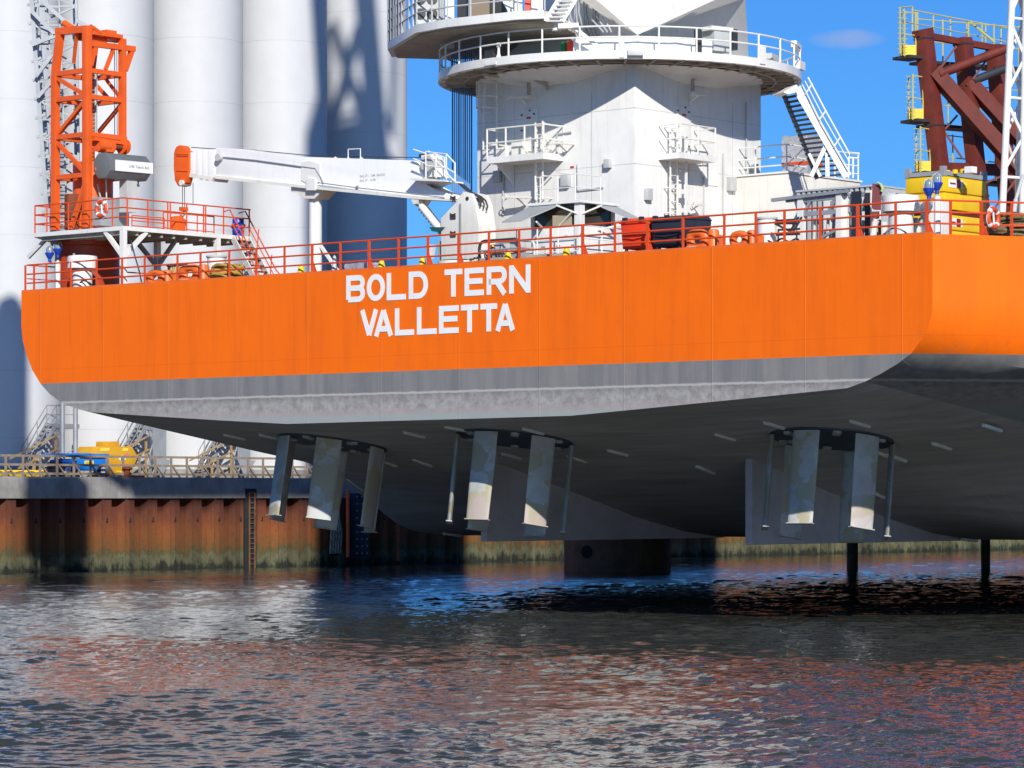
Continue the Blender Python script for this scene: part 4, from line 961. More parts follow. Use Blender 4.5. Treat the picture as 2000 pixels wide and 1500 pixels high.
# ================================================================== grey pump frame
u0 = UZ(936, 515, 1.0)[0]; u1, zt2 = UZ(1014, 466, 1.0); h = zt2-ZD; cu_ = (u0+u1)/2
t = thing('pump_frame', 'grey hydraulic power pack inside a rounded tube frame beside the white crane column', 'power pack', S(cu_, 1.4, ZD))
for vv in (1.0, 1.75):
    m = MB(); r_ = .22; pts = [(u0, ZD)]+[(u0+r_-r_*math.cos(a), ZD+h-r_+r_*math.sin(a)) for a in (0, R(30), R(60), R(90))]+[(u1-r_+r_*math.sin(a), ZD+h-r_+r_*math.cos(a)) for a in (0, R(30), R(60), R(90))]+[(u1, ZD)]
    m.path([S(a, vv, z) for a, z in pts], .05, 8); m.build('tube_frame', DARK if vv == 1.0 else LGREY, t)
m = MB()
for a in (u0, u1): m.tube(S(a, 1.0, ZD+.5), S(a, 1.75, ZD+.5), .035, 6); m.tube(S(a, 1.0, ZD+.05), S(a, 1.75, ZD+.05), .035, 6)
m.tube(S(u0, 1.0, ZD+.48), S(u1, 1.0, ZD+.5), .03, 6); m.build('cross_tube', GREY, t)
m = MB(); m.sb(u0+.12, u1-.12, 1.15, 1.65, ZD+.05, ZD+.38); m.build('oil_tank', GREY, t, bevel=.02)
m = MB(); m.path([S(u0+.3, 1.3, ZD+.55), S(u0+.85, 1.3, ZD+.55)], .16, 16); m.build('motor', LGREY, t)
m = MB(); m.sb(u1-.5, u1-.15, 1.1, 1.5, ZD+.4, ZD+.72); m.build('gauge_box', LGREY, t, bevel=.01)
m = MB(); rnd = random.Random(8)
for k in range(6): a = u0+.2+.15*k; m.path([S(a, 1.12, ZD+.1), S(a+.06*rnd.uniform(-1, 1), 1.05, ZD+.35), S(a+.25*rnd.uniform(-1, 1), 1.15, ZD+.6)], .022, 6)
m.build('hoses', DARK, t)
m = MB(); m.lathe([(.045, 0), (.045, .09), (0, .09)], S(u0+.5, 1.1, ZD+.60), 8); m.build('yellow_cap', CONE, t)
# ================================================================== white control cabin
cv = 2.6; cuc, _z = UZ(1132, 440, cv); u_l = UZ(1037, 440, cv)[0]; vr = UV(WU(1200, 440, cuc))[1]
t = thing('control_cabin', 'white control cabin with sun roof and dark windows left of the red bin', 'cabin', S(cuc-1, cv+1, ZD))
zb = UZ(1100, 442, cv)[1]; zr = UZ(1132, 396, cv)[1]; ze = UZ(1060, 418, cv)[1]-.34
m = MB(); m.sb(u_l, cuc, cv, vr, ZD, zb); m.build('base_wall', WHITE, t, bevel=.02)
m = MB(); m.sb(u_l+.06, cuc-.06, cv+.06, vr-.06, zb, zr-.02); m.build('window_band', DGLASS, t)
m = MB(); m.box(S(cuc-.07, cv+.07, (ZD+zr)/2), (.24, .24, zr-ZD)); m.build('corner_post', WHITE, t)
for (ua, va) in ((u_l+.05, cv+.05), (cuc-.05, vr-.05)):
    m = MB(); m.box(S(ua, va, (zb+zr)/2), (.12, .12, zr-zb)); m.build('post', WHITE, t)
AWN = paint('grey_awning_panel', (.36, .37, .365), .6, .1, dirt=(.2, .2, .18), damt=.3)
m = MB(); d0 = 1.3; zz = zr+.12
m.prism([S(cuc-.7, cv-.0, zr), S(u_l, cv, zr), S(u_l-.15, cv-d0, ze), S(cuc-1.35, cv-d0, ze)], ZV*.035)
m.build('awning', AWN, t)
m = MB(); m.prism([S(cuc, cv+.7, zr), S(cuc, vr, zr), S(cuc+d0, vr+.1, ze), S(cuc+d0, cv+1.3, ze)], ZV*.035); m.build('awning', AWN, t)
m = MB(); m.prism([S(u_l-.1, cv-.15, zr), S(cuc+.15, cv-.15, zr), S(cuc+.15, vr+.1, zr), S(u_l-.1, vr+.1, zr)], ZV*.09); m.build('roof', WHITE, t)
m = MB()
for a, c_ in ((S(cuc-.05, cv-.05, zr-.35), S(cuc-.75, cv-.3, zr-.05)), (S(cuc+.05, cv+.05, zr-.35), S(cuc+.3, cv+.75, zr-.05)), (S(cuc-.9, cv, zb+.0), S(cuc-.25, cv-.1, zr-.3)), (S(u_l+.5, cv-.02, zb), S(u_l+1.0, cv-.9, ze)), (S(cuc+.02, cv+.9, zb-.1), S(cuc+.7, cv+1.5, ze))): m.bar(a, c_, .05)
m.build('awning_strut', CREAM, t)
m = MB(); m.sb(cuc-1.15, cuc-.35, cv-.01, cv+.02, zb-.02, zr-.35); m.build('side_curtain', paint('tan_canvas', (.42, .36, .25), .9, .1), t)
railing(t, [S(cuc-1.6, cv-.1, zr+.09), S(cuc-.1, cv-.1, zr+.09), S(cuc-.1, vr-.6, zr+.09)], .85, .9, WHITE, 'roof_railing', .018, .02, (1, .5))
railing(t, [S(u_l-.2, cv-.5, ZD), S(cuc+.4, cv-.5, ZD), S(cuc+.4, vr, ZD)], 1.22, 1.0, WHITE, 'front_railing', .022, .025, (1, .66, .33))
m = MB()
for k in range(7): m.sb(u_l+.15+.32*k, u_l+.30+.32*k, cv-.03, cv, zb-.33-.3*(k % 2), zb-.30-.3*(k % 2))
for k in range(5): m.sb(u_l+.2+.42*k, u_l+.23+.42*k, cv-.03, cv, ZD+.35, ZD+.6)
m.build('vent_slots', MARK, t)
m = MB(); m.sb(u_l-.4, cuc+1.2, .5, 2.2, ZD+.0, ZD+.19); m.build('grating_step', UNDER, t)
# ================================================================== wheeled bins
def bin_(pxl, pxr, ytop, v, dep, mat, label, lid_mat, clips):
    ul = UZ(pxl, ytop, v)[0]; ur, zt_ = UZ(pxr, ytop, v); h = zt_-ZD; t = thing('wheeled_bin', label, 'waste bin', S((ul+ur)/2, v+dep/2, ZD), 'large wheeled waste bins behind the stern rail')
    m = MB(); e = .05; zb_ = ZD+.20
    m.hexa([S(ul+e, v+e, zb_), S(ur-e, v+e, zb_), S(ur-e, v+dep-e, zb_), S(ul+e, v+dep-e, zb_), S(ul, v, zt_-.13), S(ur, v, zt_-.13), S(ur, v+dep, zt_-.13), S(ul, v+dep, zt_-.13)]); m.build('body', mat, t, bevel=.035)
    m = MB(); m.sb(ul-.03, ur+.03, v-.04, v+.01, zt_-.20, zt_-.13); m.build('rim', mat, t, bevel=.012)
    m = MB(); m.prism([S(ul-.02, v-.03, zt_-.13), S(ul-.02, v+dep*.5, zt_-.13), S(ul-.02, v+dep+.03, zt_-.13), S(ul-.02, v+dep*.8, zt_), S(ul-.02, v+dep*.2, zt_-.02)], UH*(ur-ul+.04)); m.build('lid', lid_mat, t, bevel=.015)
    for f in clips:
        m = MB(); m.sb(ul+(ur-ul)*f-.07, ul+(ur-ul)*f+.07, v-.06, v+.05, zt_-.17, zt_-.005); m.build('hinge', NAVY, t)
    m = MB(); m.path([S(ul+.08, v-.0, ZD+.55), S((ul+ur)/2, v-.015, ZD+.5), S(ur-.08, v-.0, ZD+.55)], .02, 6); m.build('moulded_rib', mat, t)
    for a in (ul+.14, ur-.14):
        for c_ in (v+.14, v+dep-.14):
            m = MB(); m.path([S(a-.03, c_, ZD+.09), S(a+.03, c_, ZD+.09)], .09, 14); wh = m.build('wheel', DARK, t); m = MB(); m.sb(a-.035, a+.035, c_-.04, c_+.04, ZD+.13, ZD+.21); m.build('fork', GREY, wh)
bin_(1211, 1263, 422, .62, .85, RED, 'red wheeled waste bin with two dark lid hinges behind the stern rail', RED, (.18, .8))
bin_(1271, 1328, 418, .62, .85, NAVY, 'dark wheeled waste bin standing next to the red bin', NAVY, (.15, .55))
bin_(1326, 1357, 420, 1.7, .85, NAVY, 'smaller looking dark bin behind the dark one, nearest the orange fairlead', NAVY, (.5,))

# hoses left lying and hanging along the stern rail
for pts, lab, mt in (([(1500,470,.6),(1512,474,.5),(1527,466,.4),(1541,472,.45),(1556,466,.5),(1562,474,.7)], 'thin black hose lying in loops under the folded trestle', DARK), ([(1722,462,.5),(1738,448,.42),(1752,446,.4),(1766,452,.42),(1776,462,.5)], 'thin grey hose arching in front of the large white ventilator', GREY), ([(150,560,.45),(160,549,.4),(172,551,.38),(186,562,.45)], 'dark hose arching in front of the white ventilator under the platform', DARK), ([(256,470,.8),(262,495,.75),(272,530,.7),(277,556,.7)], 'black cable hanging from the raised platform to the deck beside its leg', DARK)):
    m = MB(); P_ = [W(*q) for q in pts]; Q2 = []
    for i in range(len(P_)-1):
        p0, p1, p2, p3 = P_[max(i-1, 0)], P_[i], P_[i+1], P_[min(i+2, len(P_)-1)]
        for k in range(6):
            f = k/6; Q2.append(.5*((2*p1)+(p2-p0)*f+(2*p0-5*p1+4*p2-p3)*f*f+(3*p1-p0-3*p2+p3)*f*f*f))
    m.path(Q2+[P_[-1]], .028, 6); m.build('hose', mt, label=lab, cat='hose')
# ================================================================== heavy main crane on its square pedestal
UC, VC, SD = 22.78, 7.74, 7.2
PT = 18.68                                  # underside of the gallery
CC = S(UC-SD/2, VC+SD/2, 0)
mc = thing('main_crane', 'huge white ship crane with square pedestal, round railed gallery and overhanging machinery deck', 'crane', S(UC-SD/2, VC+SD/2, ZD))
m = MB(); m.sb(UC-SD, UC, VC, VC+SD, ZD, PT)
ped = m.build('pedestal', WHITE, mc, bevel=.06)
m = MB(); m.lathe([(3.65, PT-.42), (4.3, PT-.18), (5.1, PT-.01)], CC, 64); m.build('flared_collar', WHITE, mc)
m = MB()
for px, fn in ((1155, 'L'), (1430, 'R'), (1345, 'R'), (1005, 'L')):
    if fn == 'L': u = UZ(px, 300, VC)[0]; m.sb(u-.01, u+.01, VC-.006, VC+.02, ZD, PT-.8)
    else: v = UV(WU(px, 300, UC))[1]; m.sb(UC-.02, UC+.008, v-.012, v+.012, ZD, PT-.8)
m.build('weld_seam', LGREY, ped)
# gallery
GR, GT = 6.46, PT+.28
m = MB().use(WHITE); m.lathe([(GR-.25, PT), (GR, PT), (GR, GT), (4.0, GT)], CC, 96); m.use(UNDER); m.lathe([(GR-.01, PT+.1), (4.4, PT+.1)], CC, 96); gal = m.build('gallery', None, mc)
m = MB()
for k in range(40):
    a = 2*PI*k/40; d = Vector((math.cos(a), math.sin(a), 0)); m.bar(CC+d*4.3+ZV*(PT+.03), CC+d*(GR-.1)+ZV*(PT+.03), .08, .14)
m.lathe([(5.5, PT-.03), (5.6, PT-.03), (5.6, PT+.1)], CC, 64); m.build('gallery_joists', UNDER, gal)
m = MB(); hg = .82
for f in (1, .55): m.path([CC+Vector((math.cos(a), math.sin(a), 0))*(GR-.05)+ZV*(GT+hg*f) for a in [2*PI*i/72 for i in range(72)]], .03, 6, True)
gr = m.build('gallery_railing', WHITE, mc)
pm = MB(); pm.tube((0, 0, 0), (0, 0, hg), .035, 6); pme = pm.mesh('post', WHITE)
for k in range(30):
    a = 2*PI*k/30+.07; place(pme, 'post', CC+Vector((math.cos(a), math.sin(a), 0))*(GR-.05)+ZV*GT, gr)
def gal_pt(px, r=None, top=0):             # front point of a circle round the crane axis seen at pixel column px
    r = r or GR; t = (px-1000)/F; a_ = 1+t*t; b_ = -2*(CC.x*t+CC.y); c_ = CC.x**2+CC.y**2-r*r; d = max(b_*b_-4*a_*c_, 0); Y = (-b_-math.sqrt(d))/(2*a_); return Vector((t*Y, Y, GT+top))
# turret: grazing side facets and a lit triangular front plate
def PYW(px, py, Y): return PY(px, py, Y)
zt0 = PY(1245, 65, 107.6)
tri = [PY(1245, 68, 107.6), PY(1405, -4, 107.3), PY(1160, -4, 107.3)]
hiR = PY(1456, -4, 113); loR = PY(1464, 104, 113); hiL = PY(1118, -4, 111.5); loL = PY(945, 118, 113); loF = PY(1250, 104, 107.6); loF.z = GT; loR.z = GT; loL.z = GT
m = MB(); bk = Vector((CC.x, CC.y+5, 0)); TOPZ = 65.5
def up(p): return Vector((p.x, p.y, TOPZ))
m.poly(tri); m.poly([tri[0], loF, loR]); m.poly([tri[0], loR, hiR, tri[1]]); m.poly([tri[0], tri[2], hiL, loL]); m.poly([tri[0], loL, loF])
bL, bR = Vector((-1.0, 116.5, GT)), Vector((8.4, 116.5, GT)); bLh, bRh = Vector((.5, 116.5, tri[1].z)), Vector((8.3, 116.5, tri[1].z))
m.poly([loR, bR, bRh, hiR]); m.poly([loL, hiL, bLh, bL]); m.poly([bL, bLh, bRh, bR])
ring = [tri[2], tri[1], hiR, bRh, bLh, hiL]; RING = [Vector((p.x, p.y, TOPZ)) for p in ring]
for i in range(6): j = (i+1) % 6; m.poly([ring[i], ring[j], RING[j], RING[i]])
m.poly(RING); tur = m.build('turret', WHITE, mc, angle=8)
# low coaming in front of the turret
m = MB(); pts_ = [gal_pt(x, 5.6) for x in (1120, 1180, 1245, 1320, 1390)]
for a, c_ in zip(pts_[:-1], pts_[1:]): m.bar(a+ZV*.3, c_+ZV*.3, .06, .6)
m.build('coaming', WHITE, mc)
# fittings standing on the gallery
def gbox(nm, pxl, pxr, y0, y1, r, mat, dep=.4, bev=0):
    a, c_ = gal_pt(pxl, r), gal_pt(pxr, r); Y = (a.y+c_.y)/2; z0 = HC+(HOR-y1)/F*Y; z1 = HC+(HOR-y0)/F*Y; d = (c_-a); d.z = 0; wv = d.length; d.normalize(); nrm = Vector((-d.y, d.x, 0)); nrm = nrm if nrm.y > 0 else -nrm
    mb = MB(); cc = (a+c_)/2+nrm*dep/2; cc.z = (z0+z1)/2; mb.box(cc, (wv, dep, z1-z0), (d, nrm, ZV)); return mb.build(nm, mat, mc, bevel=bev), cc
gbox('winch_cabinet', 1395, 1428, 58, 100, 5.7, LGREY, .6); gbox('cabinet_cover', 1390, 1432, 52, 60, 5.75, WHITE, .7); gbox('cabinet_side', 1430, 1441, 57, 97, 5.6, DARK, .5)
gbox('valve_stand', 1361, 1371, 57, 104, 5.7, DARK, .2); gbox('ledge_box', 1226, 1257, 96, 108, 6.62, LGREY, .25, .01); gbox('rail_box', 1210, 1219, 82, 112, 6.5, WHITE, .1)
gbox('green_tank', 1095, 1104, 82, 100, 5.4, GREEN, .3); gbox('red_tank', 1107, 1130, 80, 106, 5.4, RED, .4)
gbox('flood_light', 925, 944, 99, 120, 6.2, DARK, .3); gbox('flood_light', 946, 962, 97, 121, 6.3, DARK, .25); gbox('light_bracket', 946, 968, 121, 127, 6.5, WHITE, .3)
gbox('rail_post_box', 1485, 1496, 90, 125, 6.5, WHITE, .12); gbox('junction_box', 1556, 1566, 84, 96, 6.42, WHITE, .2); gbox('junction_box', 1563, 1573, 120, 136, 6.44, WHITE, .2); gbox('winch', 1508, 1524, 107, 118, 5.8, LGREY, .3)
for px, y0, y1 in ((974, 84, 122), (1087, 45, 60)):
    p = gal_pt(px, 6.3); mb = MB(); z0 = HC+(HOR-y1)/F*p.y; z1 = HC+(HOR-y0)/F*p.y; q = Vector((p.x, p.y, 0)); mb.lathe([(.16, z0), (.05, z0+.3), (.045, z1-.14), (.08, z1-.14), (.08, z1), (0, z1)], q, 12); mb.build('beacon', WHITE, mc)
m = MB(); p = gal_pt(1138, 6.2); m.bar(PY(1110, 45, p.y), PY(1180, 100, p.y), .12); m.bar(PY(1090, 52, p.y), PY(1130, 50, p.y), .3, .16); m.build('davit', WHITE, mc)
m = MB()
for k in range(7): m.path([PY(1118+7*k, -12, 110.5), PY(1112+9*k+4*(k % 2), 25, 109.8), PY(1120+8*k, 52-3*(k % 3), 109.6), PY(1136+7*k, 76, 109)], .045, 6)
m.build('hose_bundle', GREY, mc)
m = MB()
for k in range(3): m.tube(PY(1150+14*k, 32, 108.5), PY(1178+8*k, 62, 107.5), .03, 6)
m.build('stair_rail', LGREY, mc)
# overhanging machinery deck, its fence and houses
zp = HC+16.0
def pz(px, py): r = ray(px, py); return r*((zp-HC)/r.z)+ZV*HC
deckp = [pz(757, 97), pz(784, 81), pz(812, 64), pz(872, 53), pz(1009, 38), pz(1062, 36), pz(1092, 46)]
back = [Vector((2.6, 112, zp)), Vector((1.2, 116, zp)), Vector((-2.4, 116.6, zp)), Vector((-4.4, 116.2, zp))]
poly_ = deckp+back
m = MB().use(WHITE); m.prism(poly_, ZV*.28); md = m.build('machinery_deck', None, mc)
m = MB(); m.prism([p+(Vector((1.0, 113, zp))-p)*.04-ZV*.06 for p in poly_], ZV*.055)
m.build('under_plating', UNDER, md)
fpts = [p+Vector((.03, .04, .28)) for p in [back[3]]+deckp[:6]]
railing(mc, fpts, 1.15, .95, LGREY, 'deck_fence', .03, .035, (1, .68, .36))
m = MB()
for a, c_ in zip(fpts[:2], fpts[1:3]):
    for k in range(5): q = a+(c_-a)*(k/5); m.tube(q, q+ZV*3.2, .05, 6)
m.tube(fpts[0]+ZV*1.9, fpts[2]+ZV*1.9, .04, 6); m.build('tall_fence', GREY, mc)
def dbox(nm, pxl, pxr, Y, h, mat, dep, y0=None, bev=0):
    a = PY(pxl, 20, Y); c_ = PY(pxr, 20, Y); mb = MB(); z0 = zp+.28; mb.box(Vector(((a.x+c_.x)/2, Y+dep/2, z0+h/2)), (c_.x-a.x, dep, h), WORLD); return mb.build(nm, mat, mc, bevel=bev)
fan = dbox('fan_unit', 806, 858, 110.6, 3.0, LGREY, 1.2)
for px in (821, 844):
    for py in (-2, 27):
        p = PY(px, py, 110.58); mb = MB(); mb.path([p+Vector((0, -.02, 0)), p+Vector((0, .1, 0))], .19, 20); mb.build('fan_opening', DARK, fan)
dbox('white_column', 870, 887, 110.2, 3.2, WHITE, .4); dbox('machine_house', 915, 956, 110.5, 3.0, BROWN, 1.5); dbox('dark_doorway', 893, 914, 111, 3.0, DGLASS, .5); dbox('dark_doorway', 956, 990, 111.2, 3.0, DGLASS, .5); dbox('grey_column', 858, 868, 110.4, 3, GREY, .3)
m = MB(); m.bar(PY(975, -20, 108.6), PY(1003, 30, 108.6), .2); m.bar(PY(1003, 30, 108.6), PY(1003, -20, 108.6), .16); m.build('a_frame_brace', WHITE, mc)
dbox('white_duct', 1005, 1020, 108.2, 2.6, WHITE, .4); dbox('red_cabinet', 1025, 1036, 108.2, 2.0, RED, .3); dbox('white_cabinet', 1038, 1060, 108.4, 2.6, WHITE, .4)
m = MB(); 
for o_ in (0, .55): m.bar(PY(1066, 40, 106.7)+Vector((o_, .2, 0)), PY(1108, -30, 106.7)+Vector((o_, .2, 0)), .08, .16)
for k in range(9): q = PY(1066+4.6*k, 40-7.8*k, 106.7)+Vector((.27, .2, 0)); m.box(q, (.5, .2, .03), WORLD)
m.build('deck_stair', WHITE, mc)
m = MB(); m.box(pz(873, 82)+ZV*-.14, (.5, .25, .2), WORLD); m.box(pz(873, 82)+Vector((.2, 0, -.16)), (.12, .3, .14), WORLD); m.build('under_lamp', LGREY, md)
# hoist ropes
for k in range(10):
    px = 884+4.1*k; m = MB(); p = PY(px, 200, 114.5); m.tube(Vector((p.x, p.y, ZD+.5)), Vector((p.x, p.y, PT+2.4)), .024 if k % 3 else .035, 6); m.build('hoist_rope', WIRE, mc)
# unseen boom, A-frame and boxes added above the picture to shade towers and quay
def shade_src(px, py, Y1, Y0): q = PY(px, py, Y1); s_ = (Y1-Y0)/LD.y; return q-LD*s_
AF = []
m = MB()
for a, c_, r_ in (((706, -80), (742, 320), .72), ((648, 40), (712, 250), .34), ((700, 60), (648, 250), .36), ((690, 170), (752, 300), .28), ((648, 230), (760, 225), .2), ((606, -60), (636, 330), .75), ((775, -40), (768, 250), .22)):
    m.tube(shade_src(*a, 189.5, 111), shade_src(*c_, 189.5, 111), r_, 12)
m.build('a_frame', WHITE, mc)
def QYp(px): return QW(px, 950, -.1).y
m = MB(); m.bar(shade_src(255, 949, QYp(255), 113), shade_src(720, 949, QYp(720), 113), .9, 1.0); m.build('boom', WHITE, mc)
m = MB(); m.bar(shade_src(250, 949, QYp(250), 113), shade_src(90, 860, 165, 113), .5, .6); m.build('boom_tip', WHITE, mc)
a_, c_ = shade_src(18, 930, 169, 113), shade_src(18, 600, 169, 113); m = MB(); m.bar(a_, c_, 1.7, 1.2); m.bar(c_, c_+(c_-a_)*.06, 1.0, .8); m.build('boom_head', WHITE, mc)  # unseen block shaped to shade the leftmost tower
m = MB(); a_, c_ = shade_src(112, 1090, 165, 113), shade_src(112, 945, 165, 113); m.bar(a_, c_, 3.6, 1.0); m.bar(a_-ZV*.2+Vector((-1.4, 0, 0)), a_-ZV*.2+Vector((3.0, 0, -.1)), .6, .8); m.tube(c_, c_+ZV*7, .1, 6); m.build('hook_block', WHITE, mc)  # unseen block sized to shade a patch of the quay wall
m = MB(); m.hexa([Vector(q) for q in ((-.4,108,24), (2.6,108,24), (2.6,115,24), (-.4,115,24), (-.4,108,68), (2.6,108,68), (2.6,115,68), (-.4,115,68))]); m.build('shade_block', WHITE, mc)  # unseen box added to widen the crane's shadow on the towers
m = MB(); m.bar(Vector((8.3, 114, 52)), Vector((27, 114, 53)), 3, 5.5); m.build('shade_beam', WHITE, mc)  # unseen box added to shade the sheet piling behind the hull
# ------------------------------------------------ fittings on the pedestal's two visible walls
def wl(px, py): return W(px, py, VC)
def wr(px, py): return WU(px, py, UC)
def door(c, sx, n_, y0, y1, wd, label):
    hh = (y1-y0)
    m = MB(); m.box(c+n_*.03, (wd, .06, hh), (sx, n_, ZV)); d = m.build('door', WHITE, mc, bevel=.05)
    for dx_, dz_ in ((-.45, .36), (-.45, -.0), (-.45, -.42), (.3, .36), (.05, .45), (.3, -.42)):
        m = MB(); m.box(c+n_*.075+sx*(wd*dx_)+ZV*hh*dz_, (.06, .04, .05), (sx, n_, ZV)); m.build('hinge', DARK, d)
    m = MB(); m.box(c+n_*.068+sx*(-.02)+ZV*hh*.28, (.2, .015, .07), (sx, n_, ZV)); m.build('door_sign', REDMARK, d)
nL, nR = -VH, UH
cL = (wl(1036, 212)+wl(1036, 296))/2; door(cL, UH, nL, wl(1036, 296).z, wl(1036, 212).z, wl(1052, 250).x*0+UZ(1052, 250, VC)[0]-UZ(1020, 250, VC)[0], '')
cR = (wr(1334, 206)+wr(1334, 292))/2; door(cR, VH, nR, wr(1334, 292).z, wr(1334, 206).z, UV(wr(1349, 250))[1]-UV(wr(1321, 250))[1], '')
# left landing
ua, ub = UZ(950, 305, VC-1.1)[0], UZ(1060, 305, VC-1.1)[0]; zl_ = W(1000, 303, VC-1.1).z
m = MB(); m.sb(ua, ub, VC-1.1, VC, zl_-.22, zl_); m.prism([S(ua+.3, VC-.02, zl_-.22), S(ua+.3, VC-1.0, zl_-.22), S(ua+.3, VC-.02, zl_-.9)], UH*.05); ll = m.build('landing', WHITE, mc)
railing(ll, [S(ua, VC, zl_), S(ua, VC-1.07, zl_), S(ub, VC-1.07, zl_), S(ub, VC, zl_)], .98, .95, CREAM, 'landing_railing', .03, .035, (1, .5))
m = MB(); m.sb(ua+.5, ua+1.0, VC-.35, VC-.02, zl_, zl_+.55); m.build('landing_box', CREAM, mc)
# right landing
va2, vb2 = UV(WU(1330, 305, UC+1.0))[1], UV(WU(1398, 305, UC+1.0))[1]; zr_ = WU(1360, 301, UC+1.0).z
m = MB(); m.sb(UC, UC+1.0, va2, vb2, zr_-.2, zr_); lr_ = m.build('landing', WHITE, mc)
railing(lr_, [S(UC, va2, zr_), S(UC+.97, va2, zr_), S(UC+.97, vb2, zr_), S(UC, vb2, zr_)], .98, 1.0, CREAM, 'landing_railing', .026, .03, (1, .5))
def ladder(pt, q0, q1, x0, x1, n_, name='ladder', off=.22, mat=CREAM, step=.3, r=.035):
    m = MB(); a0, a1 = pt(x0, q0), pt(x1, q0); b0, b1 = pt(x0, q1), pt(x1, q1)
    a1.z = a0.z; b1.z = b0.z; o_ = n_*off
    m.tube(a0+o_, b0+o_, r, 6); m.tube(a1+o_, b1+o_, r, 6); n2 = int((a0.z-b0.z)/step)
    for k in range(n2): z = b0.z+.15+k*step; m.tube(Vector((b0.x, b0.y, z))+o_, Vector((b1.x, b1.y, z))+o_, .018, 5)
    for f in (.02, .35, .7, .98):
        for a, c_ in ((a0, b0), (a1, b1)): q = a+(c_-a)*f; m.tube(q, q+o_, .025, 5)
    return m.build(name, mat, mc)
ladder(wl, 240, 392, 1064, 1078, nL, off=.5); ladder(wl, 160, 296, 955, 981, nL, off=.3, mat=CREAM)
m = MB()
for y in (164, 192, 214):
    a, c_ = wl(953, y)+nL*.3, wl(983, y)+nL*.3; mid = (a+c_)/2; ex = (c_-a); ex.z = 0; hw = ex.length/2; ex.normalize(); m.path([mid-ex*math.cos(t_)*hw+nL*math.sin(t_)*.6 for t_ in [PI*i/10 for i in range(11)]], .025, 6)
for t_ in (.3, .5, .7): 
    t_ *= PI; m.tube(Vector((mid.x, mid.y, wl(953, 164).z))-ex*math.cos(t_)*hw+nL*math.sin(t_)*.6, Vector((mid.x, mid.y, wl(953, 214).z))-ex*math.cos(t_)*hw+nL*math.sin(t_)*.6, .02, 6)
m.build('ladder_cage', CREAM, mc)
ladder(wr, 245, 420, 1296, 1310, nR, off=.3); 
m = MB(); m.bar(wr(1320, 250)+nR*.45, wr(1320, 420)+nR*.45, .07, .07)
for y in (312, 376, 412): m.bar(wr(1312, y)+nR*.4, wr(1330, y)+nR*.4, .1, .16)
for y in (285, 300, 325, 345, 365, 390): m.bar(wr(1308, y)+nR*.05, wr(1316, y+10)+nR*.3, .03)
m.build('cable_ladder', WHITE, mc)
m = MB(); m.bar(wl(1057, 245)+nL*.3, wl(1057, 395)+nL*.3, .12, .06)
for y in (330, 360, 380): m.bar(wl(1057, y)+nL*.3, wl(1046, y+12)+nL*.05, .03)
m.build('cable_ladder', WHITE, mc)
def wlamp(pt, n_, sx, x0, x1, y, label=None):
    a, c_ = pt(x0, y)+n_*.55, pt(x1, y)+n_*.45; m = MB(); m.bar(a, c_, .22, .07); m.tube((a+c_)/2, (a+c_)/2-n_*.5-ZV*.25, .03, 6); m.tube(c_, c_-n_*.45, .03, 6)
    m.path([a+sx*(-.1)+(sx*math.cos(t_)+ZV*math.sin(t_))*.1 for t_ in [2*PI*i/10 for i in range(10)]], .022, 5, True); m.build('wall_lamp', CREAM, mc)
wlamp(wl, nL, UH, 1092, 1122, 282); wlamp(wl, nL, UH, 1010, 1042, 387); wlamp(wl, nL, UH, 1015, 1046, 192); wlamp(wr, nR, VH, 1332, 1352, 402); wlamp(wr, nR, VH, 1332, 1356, 187)
def pipe(pts, r, nm='conduit'):
    m = MB(); m.path(pts, r, 8); m.build(nm, UNDER, mc)
pipe([gal_pt(945, 6.0)-ZV*.45, wl(1000, 152)+nL*.5, wl(1043, 156)+nL*.3, wl(1044, 170)+nL*.3, wl(1046, 186)+nL*.35], .07)
pipe([wl(985, 143)+nL*.7, wl(1050, 150)+nL*.5, wl(1076, 166)+nL*.3, wl(1080, 176)+nL*.25], .09)
pipe([gal_pt(1462, 6.1)-ZV*.4, wr(1407, 140)+nR*.5, wr(1339, 145)+nR*.4, wr(1337, 160)+nR*.35, wr(1337, 182)+nR*.35], .07)
pipe([wr(1410, 138)+nR*.8, wr(1440, 146)+nR*.6, wr(1476, 158)+nR*.4], .07)
m = MB(); m.box(wr(1385, 340)+nR*.02, (.9, .03, .8), (VH, nR, ZV)); m.build('wall_sign', WHITE, mc)
m = MB(); m.box(wl(1118, 326)+nL*.02, (.16, .02, .05), (UH, nL, ZV)); m.build('wall_mark', REDMARK, mc)
# cables, pipes and small boxes on the pedestal walls
for pts, r_ in (([wl(1090, 300)+nL*.06, wl(1090, 262)+nL*.06, wl(1118, 258)+nL*.06], .03), ([wl(985, 310)+nL*.06, wl(985, 420)+nL*.06], .035), ([wl(1130, 320)+nL*.06, wl(1130, 372)+nL*.06, wl(1180, 366)+nL*.06], .025), ([wr(1372, 345)+nR*.06, wr(1372, 420)+nR*.06], .03), ([wr(1410, 300)+nR*.06, wr(1410, 420)+nR*.06], .04), ([wr(1455, 200)+nR*.06, wr(1455, 420)+nR*.06], .03)):
    m = MB(); m.path(pts, r_, 6); m.build('wall_pipe', LGREY, mc)
for pt, n_, sx_, x, y, w__, h__ in ((wl, nL, UH, 1108, 352, .35, .45), (wl, nL, UH, 975, 345, .3, .4), (wl, nL, UH, 1190, 320, .25, .3), (wr, nR, VH, 1262, 380, .3, .4), (wr, nR, VH, 1425, 360, .4, .5), (wr, nR, VH, 1470, 330, .25, .35)):
    m = MB(); m.box(pt(x, y)+n_*.09, (w__, .18, h__), (sx_, n_, ZV)); m.build('junction_box', LGREY, mc, bevel=.015)
m = MB()
